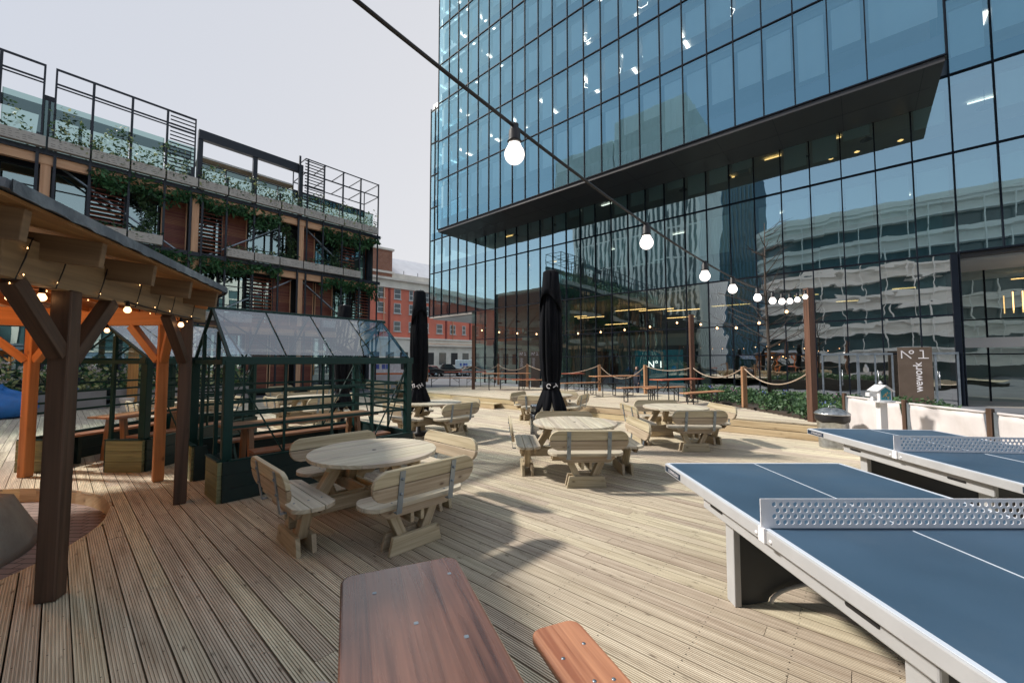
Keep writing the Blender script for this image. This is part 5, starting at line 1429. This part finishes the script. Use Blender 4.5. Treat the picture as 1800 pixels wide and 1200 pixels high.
# linear warm lights deep in the street storeys
for k,(x,y,z,l) in enumerate([(-20,3,5.6,2.2),(-18,2,5.3,2.4),(-15.5,4,5.9,2.6),(-13,3,5.6,2.6),(-10.5,2.2,5.3,2.4),(-8,4,5.6,2.4),(-17,5,4.9,2.),(-12,6,5.2,2.2),(-3,3,5.7,1.2),(-1,3.5,5.2,1),(1.4,3,5.6,1.3),(6,2.5,5.9,1.5),(8,3,5.9,1.5)]):
    MB().bar((x,y,z),(x+l,y+.2,z),.05,.05).build('linear_light',MT['lampo'],TW)
for x in (5.6,5.9,6.2,7.4,7.7,8.0,8.3): MB().bar((x,3.2,4.1),(x,3.2,5.0),.035,.035,(0,1,0)).build('vertical_light',MT['lampo'],TW)
# mezzanine front, reception wall, teal screen
MB().box((-14,4.3,3.2),(11,.12,.6)).build('mezzanine_front',MT['column'],TW)
MB().box((-16.5,6.5,1.5),(9,.1,3.6)).build('lobby_wall',MT['column'],TW)
MB().box((-18,6.4,1.1),(1.1,.06,2.9)).build('timber_door',MT['shut'],TW);MB().box((-16.9,6.4,1.0),(.8,.06,2.7)).build('timber_door',MT['shut'],TW)
sc_=MB().box((-11.4,2.6,1.25),(3.6,.08,2.5)).build('teal_screen',MT['teal'],TW)
text('lettering','N°1',.7,MT['lampw'],sc_,M.Translation((-11.6,2.54,1.4))@M.Rotation(rad(90),4,'X'),.002)
for x in (-27,-24.5): MB().bar((x,2.2,4.0),(x+2.3,2.2,6.3),.12,.12,(0,1,0)).build('stair_stringer',MT['column'],TW)
MB().bar((-26.5,1.5,7.9),(-19,1.5,7.9),.3,.25).build('lit_beam',MT['column'],TW);MB().bar((-26.5,1.5,4.1),(-17.5,1.5,4.1),.3,.22).build('lit_beam',MT['column'],TW)
# doors
for x0,x1 in ((-1.55,-.15),(-.1,1.15),(1.9,3.3),):
    d=MB()
    for x in (x0,x1,(x0+x1)/2): d.box((x,-.13,.8),(.07,.10,2.36))
    d.bar((x0-.03,-.13,2.02),(x1+.03,-.13,2.02),.12,.10)
    dd=d.build('door_frame',MT['grey'],TW)
    MB().tube([((x0+x1)/2+.1,-.22,.4),((x0+x1)/2+.1,-.22,1.2)],.018,8).build('door_handle',MT['inox'],dd)
MB().box((3.36,-.04,3.1),(.22,.18,6.9)).build('dark_pier',MT['mull'],TW)
MB().bar((3.6,3.85,2.6),(XB,3.85,2.6),.1,.5).build('entrance_fascia',MT['bandg'],TW)
# ================================================================ BUILDINGS MIRRORED IN THE GLASS (behind the camera)
MT['ribw']=MT['ribglass']
cb=thing('curved_office_building','pale curved office building with horizontal bands, seen mirrored in the tower glass','office building',(0,0,0))
def ctr(off):
    P=[];n0=-18+off
    P.append((-70,n0));P.append((6,n0))
    for k in range(1,13):
        a=rad(90*k/12);P.append((6+(7+off)*math.sin(a),-25+(7+off)*math.cos(a)))
    P.append((13+off,-45));P.append((-70,-45));return [tuple(tn(a,b)[:2]) for a,b in P]
def band(z0,z1,off,mat,name):
    P=ctr(off);mb=MB();mb.prism(P,z0,z1);mb.build(name,MT[mat],cb)
for f in range(6):
    z=-.4+f*3.7
    band(z,z+1.75,-.9 if f else -2,'ribglass','window_band');band(z+1.75,z+1.95,.25,'bandw','sun_shade');band(z+1.95,z+3.2,-.35,'bandg','cladding_band');band(z+3.2,z+3.7,.1,'bandw','floor_band')
band(21.8,22.6,.3,'bandw','roof_edge')
mb=MB()
for k in range(34):
    p=tn(6-k*2.2,-17.85);mb.box((p.x,p.y,11.5),(.10,.35,20),math.atan2(U1.y,U1.x))
mb.build('vertical_fins',MT['bandw'],cb)['kind']='stuff'
def ribbed(name,label,t0,t1,n0,dep,h,crown,pitch,mats,fw):
    t=thing(name,label,'office building',(0,0,0));c=tn((t0+t1)/2,n0-dep/2);an=math.atan2(-U1.y,-U1.x)
    MB().box((c.x,c.y,h/2),(abs(t1-t0)-.3,dep-.3,h),an).build('glass_body',MT[mats[1]],t)
    mb=MB();x=t0
    while x<=t1+.01:
        p=tn(x,n0);mb.box((p.x,p.y,h/2),(fw,.7,h),an);x+=pitch
    y=0
    while y<dep:
        for tt in (t0,t1): p=tn(tt,n0-y);mb.box((p.x,p.y,h/2),(.7,fw,h),an)
        y+=pitch
    mb.build('vertical_ribs',MT[mats[0]],t)['kind']='stuff'
    if crown:
        MB().box((c.x,c.y,h-crown/2+.3),(abs(t1-t0)+.1,dep+.1,crown),an).build('crown',MT[mats[0]],t)
        z=4
        while z<h-crown-1:
            MB().box((c.x,c.y,z),(abs(t1-t0)+.05,dep+.05,.35),an).build('floor_line',MT[mats[0]],t);z+=7.4
ribbed('ribbed_office_building','tall white ribbed office block, seen mirrored in the tower glass',27,43.5,-42,20,60,14,1.25,('finw','ribglass'),.5)
ribbed('ribbed_office_building','lower wing of white ribbed offices, seen mirrored left of the tall white block',44.6,61,-42,20,56,12,1.25,('finw','ribglass'),.5)
ribbed('ribbed_office_building','long grey office block out of view, mirrored in the timber building windows',-95,-75,60,110,24,3,3.,('bandg','ribglass'),.9)
ribbed('ribbed_office_building','dark blue ribbed tower, seen mirrored between the white block and the curved building',26,42,-102,20,70,0,1.1,('bluetow','ribglass'),.35)
# ================================================================ LIGHT, SKY, CAMERA
SEL=rad(40)
sun=bpy.data.lights.new('sun','SUN');sun.energy=3.3;sun.angle=rad(4.5);sun.color=(1,.93,.84)
so=bpy.data.objects.new('sun',sun);COL.objects.link(so)
sd=V((-math.cos(SEL)*.991,math.cos(SEL)*.13,math.sin(SEL)));so.rotation_euler=sd.to_track_quat('Z','Y').to_euler()
for p,e in ((V((-4.9,3.4,2.15)),10),(V((-6.9,4.3,2.2)),22),(V((-7.2,2.2,2.2)),22)):
    l=bpy.data.lights.new('pergola_lamp','POINT');l.energy=e;l.color=(1,.5,.2);l.shadow_soft_size=.08
    o=bpy.data.objects.new('pergola_lamp',l);COL.objects.link(o);o.location=p
w=bpy.data.worlds.new('World');sc.world=w;w.use_nodes=True;t=w.node_tree
for n in list(t.nodes):t.nodes.remove(n)
out=t.nodes.new('ShaderNodeOutputWorld');sky=t.nodes.new('ShaderNodeTexSky');sky.sky_type='NISHITA';sky.sun_disc=False
sky.sun_elevation=SEL;sky.sun_rotation=rad(-82.5);sky.air_density=1.2;sky.dust_density=.6;sky.ozone_density=1.2
b1=t.nodes.new('ShaderNodeBackground');b1.inputs[1].default_value=.105;L(t,sky.outputs[0],b1.inputs[0])
b2=t.nodes.new('ShaderNodeBackground');b2.inputs[1].default_value=1.0
tc=N(t,'ShaderNodeTexCoord');dp=N(t,'ShaderNodeVectorMath',operation='DOT_PRODUCT');L(t,tc.outputs['Generated'],dp.inputs[0]);dp.inputs[1].default_value=(.12,.99,0)
dr=N(t,'ShaderNodeVectorMath',operation='DOT_PRODUCT');L(t,tc.outputs['Generated'],dr.inputs[0]);dr.inputs[1].default_value=(.8,.35,-.5)
L(t,mix(t,mr(t,dr.outputs['Value'],-.8,.3,0,1),(.43,.455,.51),(.60,.585,.585)),b2.inputs[0])
ms=t.nodes.new('ShaderNodeMixShader');L(t,mr(t,dp.outputs['Value'],-.05,.45,.50,.94),ms.inputs[0]);L(t,b1.outputs[0],ms.inputs[1]);L(t,b2.outputs[0],ms.inputs[2]);L(t,ms.outputs[0],out.inputs[0])
cam=bpy.data.cameras.new('camera');co=bpy.data.objects.new('camera',cam);COL.objects.link(co);sc.camera=co
cam.sensor_width=36;cam.lens=14;cam.clip_end=2000;cam.clip_start=.05;co.location=(0,0,H);co.rotation_euler=(rad(90)+PT,0,0)
vs=sc.view_settings;vs.view_transform='Standard';vs.look='None';vs.gamma=1;vs.exposure=.53
sc.cycles.max_bounces=8;sc.cycles.transparent_max_bounces=12
